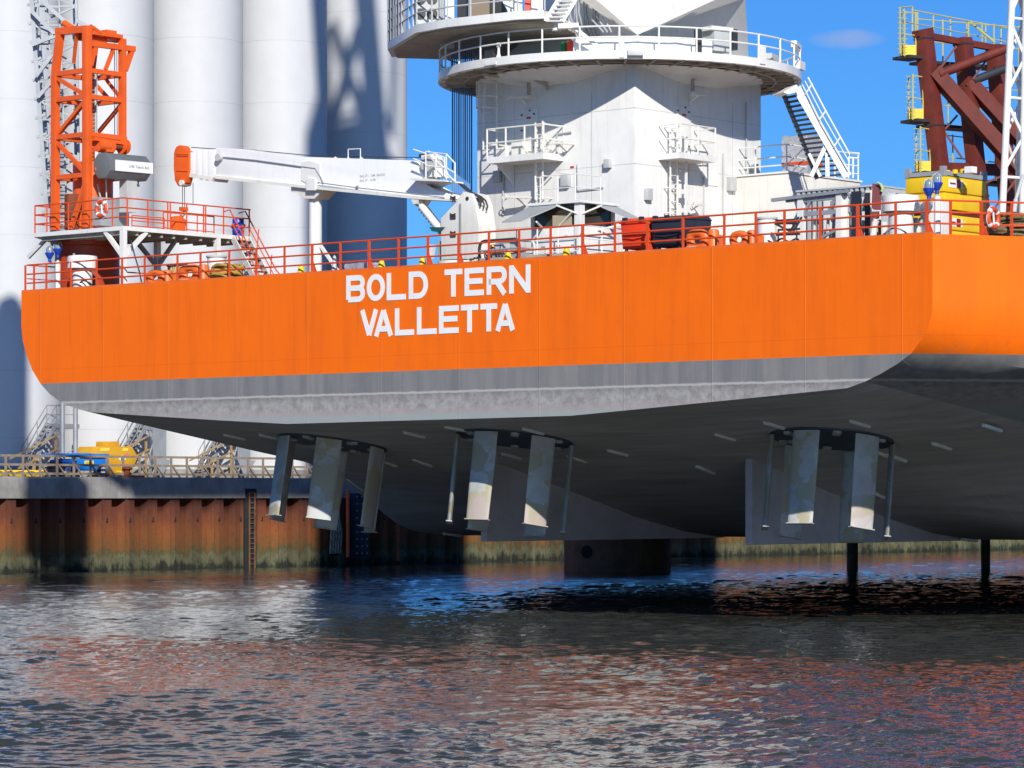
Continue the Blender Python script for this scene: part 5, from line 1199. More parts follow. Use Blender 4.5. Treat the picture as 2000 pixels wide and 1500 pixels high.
for k, z in enumerate((13.4, 15.3, 17.2)): m.sb(UC-SD-.004, UC+.004, VC-.004, VC+.02, z-.008, z+.008); m.sb(UC-.02, UC+.004, VC+.02, VC+SD, z-.008, z+.008)
m.build('plate_seam', LGREY, ped)
# ================================================================== deckhouse behind the crane, its roof fittings and stair
dv = 13.5; du1 = UZ(1537, 360, dv)[0]; du0 = UZ(1478, 360, dv)[0]; dz = W(1537, 338, dv).z; dv1 = UV(WU(1680, 360, du1))[1]
dh = thing('deckhouse', 'plain white deckhouse with railed roof to the right of the square crane pedestal', 'deckhouse', S(du1-2, dv+3, ZD))
m = MB(); m.sb(du0-2, du1, dv, dv1, ZD, dz); m.build('walls', LGREY if False else CREAM, dh, bevel=.03)
m = MB(); m.sb(du0-2, du1+.05, dv-.05, dv1+.05, dz, dz+.07); m.build('roof', WHITE, dh)
railing(dh, [S(du0-1.5, dv+.1, dz+.07), S(du1-.1, dv+.1, dz+.07), S(du1-.1, dv1, dz+.07)], .95, 1.3, WHITE, 'roof_railing', .028, .032, (1, .55, .25))
p = W(1527, 330, dv+1.2); q = W(1576, 330, dv+1.2); zc = W(1540, 266, dv+1.2).z; ua_, ub_ = UV(p)[0], UV(q)[0]
t = thing('wrapped_crate', 'tall crate wrapped in grey film on the white deckhouse roof behind the railing', 'crate', S((ua_+ub_)/2, dv+1.7, dz+.07))
m = MB(); m.sb(ua_, ub_, dv+1.2, dv+2.1, dz+.07, zc); bmesh.ops.subdivide_edges(m.bm, edges=m.bm.edges[:], cuts=6, use_grid_fill=True); rnd = random.Random(2)
for v_ in m.bm.verts: v_.co += Vector((rnd.uniform(-1, 1), rnd.uniform(-1, 1), rnd.uniform(-1, 1)))*.025
m.build('film', FILM, t)
m = MB(); m.sb(ua_-.01, ub_+.01, dv+1.17, dv+2.12, zc-1.05, zc-.93); m.build('strap', RAILC, t)
# gallery stair
st = thing('gallery_stair', 'long steep white stair rising from the deckhouse roof to the round crane gallery', 'stairs', S(du1, dv+1, dz+.07))
ys_ = 108.5
bl, br_ = PY(1604, 345, ys_), PY(1659, 345, ys_+.2); tl, tr_ = PY(1533, 180, ys_), PY(1556, 170, ys_+.2)
off_ = Vector((-.2, 1.1, 0))
m = MB(); m.bar(PY(1655, 345, ys_), PY(1556, 172, ys_), .08, .30); m.build('stringer', WHITE, st)
m = MB(); m.bar(PY(1655, 345, ys_)+Vector((-.95, .8, 0)), PY(1556, 172, ys_)+Vector((-.42, .8, 0)), .06, .16); m.build('stringer', GREY, st)
for k in range(19):
    f = (k+.5)/19; a = PY(1655, 345, ys_).lerp(PY(1556, 172, ys_), f)+Vector((-.06, .05, 0)); c_ = (PY(1655, 345, ys_)+Vector((-.95, .8, 0))).lerp(PY(1556, 172, ys_)+Vector((-.42, .8, 0)), f); c_.z = a.z; m = MB(); m.bar(a, c_, .24, .04); m.build('tread', DARK, st)
m = MB(); m.path([PY(x, y, ys_-.15) for x, y in ((1578, 151), (1610, 212), (1659, 300))], .03, 6); m.path([PY(x, y, ys_-.15) for x, y in ((1567, 165), (1604, 240), (1657, 332))], .022, 6); m.path([PY(x, y, ys_-.15) for x, y in ((1572, 158), (1607, 226), (1658, 315))], .02, 6)
for a, c_ in (((1573, 184), (1587, 163)), ((1600, 234), (1614, 215)), ((1628, 288), (1641, 268))): m.tube(PY(*a, ys_-.1), PY(*c_, ys_-.15), .03, 6)
m.build('handrail', WHITE, st)
m = MB(); m.bar(PY(1615, 280, ys_+.1), PY(1584, 345, ys_+.1), .14); m.bar(PY(1615, 290, ys_+.15), PY(1616, 345, ys_+.15), .14); m.bar(PY(1580, 300, ys_+.5), PY(1602, 345, ys_+.5), .1); m.build('support_frame', WHITE, st)
m = MB(); m.path([PY(x, y, ys_) for x, y in ((1657, 348), (1658, 297), (1678, 300), (1677, 309), (1660, 308))], .035, 6); m.path([PY(1666, 348, ys_), PY(1666, 309, ys_)], .035, 6); m.build('landing_rail', WHITE, st)
m = MB(); m.prism([PY(1530, 180, ys_-.3), PY(1556, 165, ys_-.3), PY(1562, 178, ys_-.3), PY(1540, 184, ys_-.3)], Vector((-.3, .9, 0))); m.build('top_step', WHITE, st)
# ================================================================== grey container, pipe racks, boards
gv = 6.0; ga = UZ(1556, 372, gv)[0]; gb_, gz = UZ(1712, 360, gv); 
t = thing('grey_container', 'light grey corrugated container behind the grey steel pipe rack', 'container', S((ga+gb_)/2, gv+1, ZD))
m = MB(); n_ = 15
for k in range(n_):
    a = ga+(gb_-ga)*k/n_; w_ = (gb_-ga)/n_; m.sb(a, a+w_*.5, gv, gv+.06, ZD, gz-.06); m.sb(a+w_*.5, a+w_, gv+.10, gv+.12, ZD, gz-.06)
m.sb(ga, gb_, gv+.12, gv+2.2, ZD, gz-.07); m.build('walls', LGREY, t)
m = MB(); m.sb(ga-.03, gb_+.03, gv-.03, gv+.09, gz-.06, gz); m.sb(ga-.02, gb_+.02, gv+.1, gv+2.2, gz-.065, gz-.01); m.build('roof_rail', LGREY, t)
def rack(px0, px1, ytop, v, dep, label, mat=GALV):
    ul = UZ(px0, ytop, v)[0]; ur, zt_ = UZ(px1, ytop, v); h = zt_-ZD; t = thing('pipe_rack', label, 'steel rack', S((ul+ur)/2, v, ZD), 'grey steel racks near the stern corner')
    for a in (ul, ur):
        for vv in (v, v+dep):
            m = MB(); m.box(S(a, vv, ZD+h/2), (.19, .19, h)); m.build('post', WHITE, t)
    for z in (ZD+h*.94, ZD+h*.68, ZD+.1):
        for vv in (v, v+dep):
            m = MB(); m.bar(S(ul+.09, vv, z), S(ur-.09, vv, z), .10, .13); m.build('beam', mat, t)
    m = MB(); m.bar(S(ul+.1, v, ZD+h*.7), S(ul+(ur-ul)*.25, v, ZD+h*.92), .08); m.bar(S(ur-.1, v, ZD+h*.92), S(ur-(ur-ul)*.3, v, ZD+h*.7), .08); m.bar(S(ul+.1, v, ZD+.15), S(ur-.1, v, ZD+h*.35), .08); m.build('brace', mat, t)
    rnd = random.Random(px0)
    for k in range(5):
        a = ul+(ur-ul)*(k+.7+.3*rnd.random())/5.6; m = MB(); m.tube(S(a, v+.2+.1*rnd.random(), ZD), S(a+.05*rnd.uniform(-1, 1), v+.3, ZD+h*(.5+.18*rnd.random())), .05, 8); m.build('stored_pipe', GALV if k % 2 else LGREY, t)
    for k in range(4):
        a = ul+(ur-ul)*(k+.5)/4; m = MB(); m.sb(a-.12, a+.1, v+dep-.25, v+dep-.05, ZD+.1, ZD+h*(.3+.1*(k % 3))); m.build('stored_block', (LGREY, DARK, WHITE, GREY)[k], t)
    return t, ul, ur, h
t, ul, ur, h = rack(1565, 1640, 379, 2.8, 1.4, 'grey steel pipe rack with a long beam sticking out to the left')
m = MB(); m.bar(W(1508, 391, 2.7), W(1656, 373, 2.7), .12, .1); m.bar(W(1536, 393, 2.9), W(1656, 379, 2.9), .1, .08); m.build('long_beam', GALV, t)
t, ul, ur, h = rack(1652, 1698, 372, 3.0, 1.3, 'narrow grey steel rack with a dark sheet, between pipe rack and maroon board')
m = MB(); m.sb(UZ(1664, 400, 2.9)[0], UZ(1682, 400, 2.9)[0], 2.85, 2.9, ZD+.2, UZ(1670, 374, 2.9)[1]); m.build('dark_sheet', NAVY, t)
m = MB(); m.sb(UZ(1690, 400, 2.9)[0], UZ(1699, 400, 2.9)[0], 2.85, 2.9, ZD+.2, UZ(1690, 377, 2.9)[1]); m.build('dark_sheet', DARK, t)
m = MB(); 
for pts in ([(1516,431),(1552,429)], [(1516,431),(1514,437),(1550,455)], [(1514,437),(1556,436)], [(1520,449),(1562,447)], [(1516,459),(1562,457)], [(1541,456),(1560,424)], [(1547,456),(1566,424)]): m.path([W(x, y, 1.7) for x, y in pts], .035, 6)
for x in (1520, 1556): m.tube(W(x, 450, 1.7), Vector((*W(x, 450, 1.7).xy, ZD)), .03, 6)
m.build('folded_trestle', DARK, label='black folded tube trestle beside the white vent trunk, left of the pipe rack', cat='trestle')
a0 = W(1704, 359, 2.2); t = thing('maroon_board', 'maroon upright board standing left of the large white ventilator', 'board', Vector((*W(1713, 425, 2.2).xy, ZD)))
m = MB(); m.prism([W(1704,358,2.2), W(1716,361,2.2), W(1722,372,2.2), W(1719,384,2.2), W(1719,430,2.2), Vector((*W(1719,430,2.2).xy, ZD)), Vector((*W(1698,430,2.2).xy, ZD)), W(1701,430,2.2)], VH*.06); m.build('panel', MAROON, t)
m = MB(); m.path([W(x, y, 2.15) for x, y in ((1714,357), (1720,360), (1724,368), (1722,374))], .045, 6); m.build('rope_tail', paint('lime_rope', (.45, .6, .25), .8, .2), t)
# small white deck machinery round the big ventilator
b = MB(); b.path([W(x, y, 1.3) for x, y in ((1704,408), (1704,412), (1719,412), (1719,428), (1708,430))], .03, 6); b.tube(W(1702, 462, 1.3), W(1702, 446, 1.3), .05, 8); b.path([W(1705,462,1.3), W(1709,436,1.3), W(1712,430,1.3)], .1, 10)
b.build('white_pipe_stand', WHITE, label='thin white bent pipe stand between dark rack and large white ventilator', cat='pipe')
t = thing('yellow_pump', 'small yellow topped pump on deck at the foot of the maroon board', 'pump', Vector((*W(1708, 445, 1.6).xy, ZD)))
m = MB(); m.lathe([(.13, 0), (.13, .25), (.16, .25), (.16, .32)], Vector((*W(1706, 445, 1.6).xy, ZD)), 16); m.build('pump_body', DARK, t)
m = MB(); m.lathe([(.14, .32), (.14, .48), (.06, .52), (0, .52)], Vector((*W(1706, 445, 1.6).xy, ZD)), 16); m.build('pump_top', CONE, t)
uu0 = UZ(1796, 400, 2.1)[0]; uu1, zz1 = UZ(1833, 392, 2.1)
t = thing('white_locker', 'white deck locker between large white ventilator and lamp post', 'locker', S((uu0+uu1)/2, 2.3, ZD))
m = MB(); m.sb(uu0, uu1, 2.1, 2.7, ZD, zz1); m.build('body', WHITE, t, bevel=.03)
m = MB(); m.path([W(x, y, 1.95) for x, y in ((1781,432), (1786,428), (1794,431), (1799,426))], .04, 6); m.lathe([(0, 0), (.09, 0), (.09, .06), (0, .06)], W(1790, 431, 1.9), 12, (UH, ZV, -VH)); m.build('valve', GALV, t)
m = MB(); m.sb(uu0-.35, uu0-.02, 2.0, 2.5, ZD, ZD+.62); m.build('side_box', WHITE, t, bevel=.02)
# ================================================================== yellow containers
kv = 3.6; kc, _z = UZ(1843, 360, kv); kl = UZ(1768, 360, kv)[0]; kr = UV(WU(1926, 360, kc))[1]
def ycont(z0, z1, label, frame):
    t = thing('yellow_container', label, 'container', S((kl+kc)/2, (kv+kr)/2, z0), 'yellow offshore containers stacked at the stern corner')
    zm = z0+(z1-z0)*.50
    m = MB(); m.sb(kl, kc, kv, kr, z0, zm-.02); m.build('lower_body', YELLOW, t, bevel=.03)
    m = MB(); m.sb(kl+.05, kc-.05, kv+.05, kr-.05, zm-.02, zm+.02); m.build('seam_joint', OCHRE, t)
    m = MB(); m.sb(kl, kc, kv, kr, zm+.02, z1); m.build('upper_body', YELLOW, t, bevel=.03)
    zc_ = WU(1864, 364, kc).z-(WU(1864, 345, kc).z-z1) if False else z1-(WU(1864, 350, kc).z-WU(1864, 364, kc).z)
    vA, vB, vC = [UV(WU(x, 364, kc))[1] for x in (1852, 1867, 1878)]
    m = MB(); m.sb(kc, kc+.012, vA, vB, zc_-.13, zc_+.13); pl_ = m.build('white_placard', SIGNW, t)
    m = MB(); m.sb(kc, kc+.013, vB+.01, vC-.08, zc_-.12, zc_+.12); m.build('red_placard', SIGNR, t)
    m = MB(); m.sb(kc+.0125, kc+.016, vA+.06, vB-.05, zc_-.03, zc_+.02); m.build('placard_line', SIGNR, pl_)
    m = MB(); m.sb(kc, kc+.012, vC-.06, vC+.02, zc_-.13, zc_+.13); m.build('white_placard', SIGNW, t)
    vD = UV(WU(1884, 366, kc))[1]; m = MB(); m.prism([S(kc, vD-.09, zc_), S(kc, vD, zc_-.09), S(kc, vD+.09, zc_), S(kc, vD, zc_+.09)], UH*.012); m.build('diamond_label', STRAW, t)
    if frame:
        m = MB()
        for a, c_ in ((kl+.06, kv+.06), (kc-.06, kv+.06), (kc-.06, kr-.06), (kl+.06, kr-.06)): m.box(S(a, c_, z1+.13), (.16, .16, .30))
        m.build('corner_fitting', GREY, t)
        m = MB()
        for a, c_ in ((S(kl+.14, kv+.03, z1+.07), S(kc-.14, kv+.03, z1+.07)), (S(kc-.03, kv+.14, z1+.07), S(kc-.03, kr-.14, z1+.07)), (S(kl+.14, kr-.03, z1+.07), S(kc-.14, kr-.03, z1+.07))): m.bar(a, c_, .13, .13)
        m.build('top_frame', GREY, t)
        m = MB()
        for k in range(5): m.lathe([(.09, 0), (.09, .12), (0, .14)], S(kl+.9+.27*k, kv+.5, z1+.07), 12)
        m.build('yellow_caps', CONE, t)
        m = MB(); m.sb(kl+1.9, kl+2.15, kv+.3, kv+.6, z1+.05, z1+.24); m.build('lamp_box', SIGNW, t)
        m = MB().use(OCHRE); text_mesh(m, 'apt', .30, S(kl+.55, kv-.001, z1-.52), UH, ZV, .004); m.build('stencil_mark', OCHRE, t)
    return t
z1 = WU(1880, 347, kc).z; zA = WU(1880, 412, kc).z
ycont(zA, z1, 'upper yellow container with grey top frame behind the blue deck lamps', True)
ycont(ZD, zA-.16, 'lower yellow container seen through the railing under the upper one', False)
m = MB()
for v in (kv+.3, kr-.5): m.sb(kl+.1, kc-.02, v, v+.2, zA-.16, zA)
m.sb(kc-.2, kc-.05, kv+.1, kr-.1, zA-.15, zA-.06)
m.build('stacking_beam', REDB, label='dark red stacking beam between the two yellow containers', cat='beam')
# ================================================================== white lattice mast at the right edge
mx = Vector((*WU(1957, 420, UC+17).xy, 0)); 
Ym = 94.5
lm = thing('lattice_mast', 'white tubular lattice mast at the right edge behind the olive rope coil', 'mast', Vector((PY(1970, 420, Ym).x, Ym, ZD)))
def mp_(k, py):
    f = (420-py)/420.
    return (PY(1955+21*f, py, Ym), PY(1996+8*f, py, Ym-.05), PY(1986+14*f, py, Ym+.75))[k]
for k in range(3):
    m = MB(); a = mp_(k, 420); a = Vector((a.x, a.y, ZD)); m.tube(a, mp_(k, -140), .105, 14); m.build('chord', WHITE, lm)
lev = [345, 190, 35, -120]
for y in lev:
    for i, j in ((0, 1), (1, 2), (2, 0)):
        m = MB(); m.tube(mp_(i, y), mp_(j, y+3), .045, 8); m.build('cross_tube', WHITE, lm)
for y0, y1 in zip(lev[:-1], lev[1:]):
    ym = (y0+y1)/2
    for i, j in ((0, 1), (1, 2), (2, 0)):
        m = MB(); m.tube(mp_(i, y0-8), mp_(j, ym), .05, 8); m.tube(mp_(j, ym), mp_(i, y1+8), .05, 8); m.build('diagonal_tube', WHITE, lm)
m = MB(); m.tube(PY(1980, 420, 93.6), PY(1984, 390, 93.8), .07, 10); m.tube(PY(1984, 390, 93.8), PY(1999, 340, 94.4), .05, 10); m.build('mast_stay', LGREY, lm)
# ================================================================== red-brown steel rack with yellow walkways
Yr = 111.0
rk = thing('steel_rack', 'red brown steel rack of leaning columns with yellow railed walkways against the sky', 'steel rack', Vector((PY(1900, 400, Yr).x, Yr+2, ZD)))
def ip(p, q, w_, d_, nm):
    m = MB(); ax = (q-p).normalized(); sx = Vector((1, 0, 0)); sx = (sx-ax*sx.dot(ax)).normalized(); n2 = ax.cross(sx)
    for o_ in (-1, 1): m.bar(p+n2*o_*d_/2, q+n2*o_*d_/2, w_, .035, n2)
    m.bar(p, q, .03, d_-.04, n2); return m
def col3(xt, yt, xb, yb, dy, w_=.48):
    p, q = PY(xb, yb, Yr+dy), PY(xt, yt, Yr+dy); d = (p-q).normalized(); p = p+d*((p.z-ZD)/max(-d.z, .1))
    m = MB(); m.bar(p, q, w_, .55, VH); c_ = m.build('column', REDB, rk, bevel=.015)
    m = MB()
    for f in (.35, .62, .97):
        m.bar(p+(q-p)*f, p+(q-p)*f+(q-p).normalized()*.06, w_+.03, .58, VH)
    m.build('stiffener', DARK, c_)
col3(1803, 63, 1836, 335, 0); col3(1880, 74, 1907, 335, 1.2); col3(1943, 88, 1970, 400, 2.4)
def bm_(a, c_, w_, h_=None, nm='brace'):
    m = MB(); m.bar(a, c_, w_, h_ or w_); m.build(nm, REDB, rk)
bm_(PY(1822, 138, Yr-.1), PY(1958, 292, Yr+.6), .48, .5, 'diagonal_strut'); bm_(PY(1958, 292, Yr+.6), PY(2030, 372, Yr+1), .48, .5, 'diagonal_strut')
bm_(PY(1890, 158, Yr+1.1), PY(2005, 285, Yr+1.8), .46, .46, 'diagonal_strut')
m = MB(); m.tube(PY(1832, 146, Yr-.2), PY(1965, 95, Yr+1), .16, 12); m.build('cross_pipe', REDB, rk)
m = MB(); m.tube(PY(1900, 158, Yr+1), PY(1965, 133, Yr+1.6), .15, 12); m.build('cross_pipe', DARK, rk)
bm_(PY(1812, 70, Yr+.1), PY(1960, 97, Yr+2.5), .2, .22, 'top_beam'); bm_(PY(1812, 328, Yr+.1), PY(1955, 332, Yr+2.2), .3, .4, 'bottom_beam'); bm_(PY(1788, 66, Yr-.2), PY(1817, 60, Yr+.4), .3, .2, 'top_beam')
for a, c_ in (((1830,142), (1868,90)), ((1846,252), (1870,225)), ((1843,255), (1880,310)), ((1900,155), (1928,115)), ((1870,380), (1990,330)), ((1940,410), (1985,350))): bm_(PY(*a, Yr+.9), PY(*c_, Yr+.9), .07)
def walkway(y, xl, xr, x_end, yrt, end_box):
    m = MB(); a, c_, d_ = PY(xl, y, Yr-.2), PY(xr, y+3, Yr+.2), PY(x_end, y+25, Yr+4); m.bar(a, c_, .9, .1); m.bar(c_+Vector((.1, 1.0, 0)), d_, .8, .1); wk = m.build('walkway', DARK, rk)
    m = MB(); m.box((a*.5+c_*.5)+Vector((-.05, 0, .24)), (.5, .5, .36), WORLD); m.build('yellow_end_plate', CONE, wk)
    m = MB(); pts = [(c_+Vector((.1, 1.0, 0))).lerp(d_, f) for f in (0, .25, .5, .75, 1)]
    a1 = a+Vector((.1, -.3, 0)); a2 = a+Vector((.05, .5, 0)); c1 = c_+Vector((-.1, -.3, 0))
    for f in (.5, 1.): 
        m.path([c1+ZV*1.55*f, a1+ZV*1.55*f, a2+ZV*1.55*f], .022, 6); m.path([q+ZV*1.55*f for q in pts], .022, 6)
    for q in [a1, a2, c1]+pts: m.tube(q, q+ZV*1.6, .03, 6)
    for k in range(8): m.tube(a1+ZV*(.25+.18*k)+Vector((-.25, -.05, 0)), a1+ZV*(.25+.18*k)+Vector((.12, .1, 0)), .012, 5)
    m.build('walkway_railing', YRAIL, wk)
walkway(112, 1759, 1792, 1990, 0, 1); walkway(236, 1775, 1806, 1990, 0, 1); walkway(338, 1790, 1820, 1985, 0, 1)
m = MB(); T_ = [PY(1756, 15, Yr-.5), PY(1782, 12, Yr+.8)]; E_ = PY(1968, 55, Yr+4.5)
m.path([PY(1756, 15, Yr-.5), PY(1782, 12, Yr+.8), PY(1783, 20, Yr+.8), E_], .024, 6); m.path([PY(1757, 42, Yr-.5), PY(1783, 45, Yr+.8), PY(1968, 82, Yr+4.5)], .02, 6)
for x, y0, y1, dy in ((1758,14,105,-.5), (1765,15,105,0), (1782,12,70,.8), (1792,22,68,1), (1823,29,70,1.6), (1856,36,76,2.3), (1888,41,85,3), (1918,47,90,3.5), (1925,48,92,3.6), (1955,53,96,4.3)): m.tube(PY(x, y0, Yr+dy), PY(x, y1, Yr+dy), .028, 6)
m.tube(PY(1895, 43, Yr+3), PY(1943, 83, Yr+3), .045, 6)
m.build('top_railing', YRAIL, rk)
# ================================================================== timber fence along the quay edge
tf = thing('timber_fence', 'weathered timber fence with braced posts along the quay edge', 'fence', Q(10, .3, QZ))
FH = 1.14
m = MB()
for h_ in (FH-.06, .62, .16): m.qb(-14, 75, .335, .375, QZ+h_-.06, QZ+h_+.06)
m.bm.verts.ensure_lookup_table(); m.build('fence_rails', TIMBER, tf)
rnd = random.Random(4)
pm = MB(); pm.box((0, 0, FH/2), (.12, .07, FH), QUAY); pm.bar(QD*.05+ZV*.66, QD*.62-QN*.02+ZV*.0, .09, .07); pme = pm.mesh('fence_post', TIMBER)
t = -9.6
while t < 60:
    place(pme, 'fence_post', Q(t, .3, QZ), tf); t += 1.13
# ================================================================== ladder, fender, bollard, piles
t0 = QT(487, 0)
t = thing('quay_ladder', 'narrow steel ladder in a black fender recess of the quay wall', 'ladder', Q(t0, -.2, 0))
m = MB(); m.qb(t0-.42, t0+.42, -.16, .05, -.5, 4.35); m.build('rubber_fender', RUBBER, t, bevel=.03)
m = MB()
for d in (-.2, .2): m.bar(Q(t0+d, -.24, -.4), Q(t0+d, -.24, 4.1), .06, .06)
for k in range(15): m.tube(Q(t0-.2, -.24, .2+.28*k), Q(t0+.2, -.24, .2+.28*k), .022, 6)
m.build('ladder', paint('rust_orange_ladder', (.20, .10, .045), .8, .3, 4), t)
t0 = QT(700, -.7)
t = thing('fender_panel', 'tall dark navy fender panel with bolts hanging on the quay wall', 'fender', Q(t0, -.5, .3))
m = MB(); m.qb(t0-.55, t0+.55, -1.0, -.55, .35, 4.1); m.build('panel', NAVY, t, bevel=.04)
m = MB(); m.qb(t0-.35, t0+.35, -.55, -.1, 1.2, 3.4); m.build('rubber_block', RUBBER, t)
for c_ in (-.4, 0, .4):
    for k in range(9): m = MB(); p = Q(t0+c_, -1.0, .7+.4*k); m.lathe([(.04, 0), (.04, .03), (0, .03)], p, 8, (QD, ZV, -QN)); m.build('bolt', LGREY, t)
t0 = QT(672, -.8)
m = MB(); m.lathe([(.1, 0), (.1, 3.75), (.06, 3.8), (0, 3.8)], Q(t0, -1.1, .5), 14); m.build('orange_pole', ORANGE, label='upright orange pole in front of the dark navy fender panel', cat='pole')
t1 = QT(655, -.6)
t = thing('hanging_tyres', 'worn black tyres and pale rope bundle hanging between orange pole and sheet piles', 'tyres', Q(t1, -.4, .5))
for k, z in enumerate((3.3, 2.5, 1.7, 1.0)):
    m = MB(); m.lathe([(.30+.12*math.cos(2*PI*i/10), .13*math.sin(2*PI*i/10)) for i in range(11)], Q(t1+.15*(k % 2), -.5, z), 20, (QD, (ZV*.9-QN*.2).normalized(), QN)); m.build('tyre', RUBBER, t)
m = MB()
for k in range(5): m.path([Q(t1-.1+.1*k, -.55, 4.0), Q(t1-.3+.12*k, -.7, 2.9), Q(t1-.45+.2*k, -.75, 1.8), Q(t1-.5+.2*k, -.7, .7)], .06, 6)
m.build('pale_ropes', paint('pale_worn_rope', (.33, .33, .26), .9, .3, 5), t)
t0 = QT(775, -.6)
m = MB(); m.lathe([(.13, 0), (.13, 2.4), (0, 2.45)], Q(t0, -.7, .2), 14); m.build('orange_post', paint('rusty_orange_paint', (.36, .07, .02), .7, .3, 3, dirt=(.2, .2, .14), damt=.8), label='short rusty orange post standing before the shaded sheet piles', cat='post')
p = PY(1206, 1090, 168); t = thing('rusty_caisson', 'brown rusty steel caisson with a round hole standing in the water under the hull', 'caisson', Vector((p.x, p.y, 0)))
m = MB(); m.lathe([(2.83, -3), (2.83, 2.25), (2.5, 2.3)], Vector((p.x, p.y, 0)), 40); m.build('shell', paint('brown_rusty_steel', (.19, .095, .055), .8, .3, 1.2, dirt=(.05, .035, .03), damt=.7, streak=True, bump=.4, bscale=5), t)
hp = PY(1143, 1078, 165.6); dn = Vector((hp.x-p.x, hp.y-p.y, 0)).normalized(); hc = Vector((p.x, p.y, 0))+dn*2.82+ZV*hp.z
m = MB(); m.path([hc-dn*.3, hc+dn*.03], .34, 24); m.build('hole', paint('black_opening', (.004, .004, .004), .9, 0), t)
for px, ww, Y, lab in ((1665, 11, 172, 'dark round mooring pile in the water below the grey skeg'), (1925, 9, 172, 'thinner dark mooring pile in the water near the right edge')):
    p = PY(px, 1090, Y); m = MB(); m.lathe([(ww/F*Y, -3), (ww/F*Y, 2.6), (0, 2.7)], Vector((p.x, p.y, 0)), 18); m.build('mooring_pile', paint('dark_wet_pile', (.13, .115, .10), .8, .3, 2), label=lab, cat='pile', group='dark mooring piles beyond the hull')
t0 = QT(248, .15); t = thing('quay_bollard', 'rusty red bollard on the quay edge below the yellow fuel tank', 'bollard', Q(t0, .12, QZ))
m = MB(); m.lathe([(.28, 0), (.28, .05), (.17, .09), (.16, .34), (.27, .42), (.28, .5), (.18, .56), (0, .57)], Q(t0, .12, QZ), 22); m.build('body', RUSTR, t)
m = MB(); m.path([Q(t0+.2, .0, QZ+.06), Q(t0+.6, -.04, QZ+.04), Q(t0+1.1, .02, QZ+.05)], .06, 6); m.build('chain_end', RUSTR, t)
# ================================================================== blue compressor trailer
a, c_ = QT(127, 1.6), QT(211, 1.6); n0, n1 = 1.5, 2.9
t = thing('blue_compressor', 'bright blue towable compressor with two raised lids behind the timber fence', 'compressor trailer', Q((a+c_)/2, 2.1, QZ))
zb_, zt_ = QZ+.35, QW(160, 885, 1.6).z
m = MB(); mid = QT(168, 1.6)
m.qb(mid-.9, c_, n0, n1, zb_, zt_-.3); m.build('body', SKYBLUE, t, bevel=.05)
m = MB(); m.qb(a, mid-.95, n0, n1, zb_+.28, zt_-.35); m.build('front_body', SKYBLUE, t, bevel=.05)
for x0, x1, dz_ in ((115, 150, -.02), (155, 177, .0), (186, 212, -.02)):
    m = MB(); m.qb(QT(x0, 1.5), QT(x1, 1.5), n0-.08, n1+.05, zt_-.14+dz_, zt_+dz_); m.build('lid', SKYBLUE, t, bevel=.04)
m = MB(); m.prism([Q(QT(139,1.45), n0-.03, zb_+.1), Q(QT(143,1.45), n0-.03, zb_+.1), Q(QT(152,1.45), n0-.03, zt_-.4), Q(QT(147,1.45), n0-.03, zt_-.4)], QN*.02); m.build('dark_band', DARK, t)
m = MB(); x0 = QT(165, 1.5); m.qb(x0, x0+.62, n0-.03, n0-.002, zt_-.62, zt_-.40); m.build('yellow_plate', STRAW, t)
m = MB(); m.qb(x0+.06, x0+.56, n0-.04, n0-.03, zt_-.55, zt_-.48); m.build('plate_line', OCHRE, t)
wx = QT(199, 1.5); m = MB(); m.path([Q(wx, n0-.14, QZ+.34), Q(wx, n0+.06, QZ+.34)], .34, 24); wh = m.build('wheel', RUBBER, t); m = MB(); m.path([Q(wx, n0-.16, QZ+.34), Q(wx, n0-.13, QZ+.34)], .2, 20); m.build('rim', LGREY, wh)
m = MB(); m.bar(Q(a+.2, 2.2, QZ+.45), Q(a-1.0, 2.2, QZ+.5), .1); m.tube(Q(a-.7, 2.2, QZ), Q(a-.7, 2.2, QZ+.55), .04, 8); m.build('drawbar', DARK, t)
m = MB(); m.qb(a-.55, a-.05, 1.7, 2.4, QZ+.05, QZ+.8); m.build('tool_box', NAVY, t, bevel=.03)
m = MB(); m.path([Q(a-.2, 1.4, QZ+.2), Q(a-.05, 1.4, QZ+.45), Q(a+.2, 1.4, QZ+.5), Q(a+.1, 1.4, QZ+.3)], .06, 8); m.build('coupling', SIGNW, t)
# ================================================================== yellow fuel tank trailer
n0, n1 = 2.0, 3.6
def q3(px, py): return QW(px, py, n0)
pts = [(185,884), (192,872), (258,872), (268,889), (268,898), (262,906), (256,925), (222,925), (214,906), (185,906)]
t = thing('yellow_fuel_tank', 'ochre yellow faceted fuel tank with hazard stickers behind the timber fence', 'fuel tank', Q(QT(228, 2), 2.8, QZ))
m = MB(); m.prism([q3(x, y) for x, y in pts], QN*(n1-n0)); m.build('tank', OCHRE, t, bevel=.04)
m = MB(); m.prism([q3(x, y)+QN*.4 for x, y in ((216,862), (243,862), (243,872), (216,872))], QN*.8); m.build('filler_box', OCHRE, t, bevel=.02)
m = MB(); m.prism([q3(x, y)-QN*.015 for x, y in ((197,874.5), (215,874.5), (213,881), (195,881))], QN*.012); m.build('yellow_sticker', STRAW, t)
m = MB(); m.prism([q3(x, y)-QN*.015 for x, y in ((239,875), (250,875), (250,881), (239,881))], QN*.012); m.build('yellow_sticker', STRAW, t)
m = MB(); m.prism([q3(x, y)-QN*.015 for x, y in ((238.5,889), (246,896), (239,903), (231.5,896))], QN*.012); wd_ = m.build('hazard_diamond', SIGNW, t)
m = MB(); m.prism([q3(x, y)-QN*.022 for x, y in ((236,893), (238,893), (239,898), (243,899), (242,901), (236,900))], QN*.006); m.build('hazard_symbol', INK, wd_)
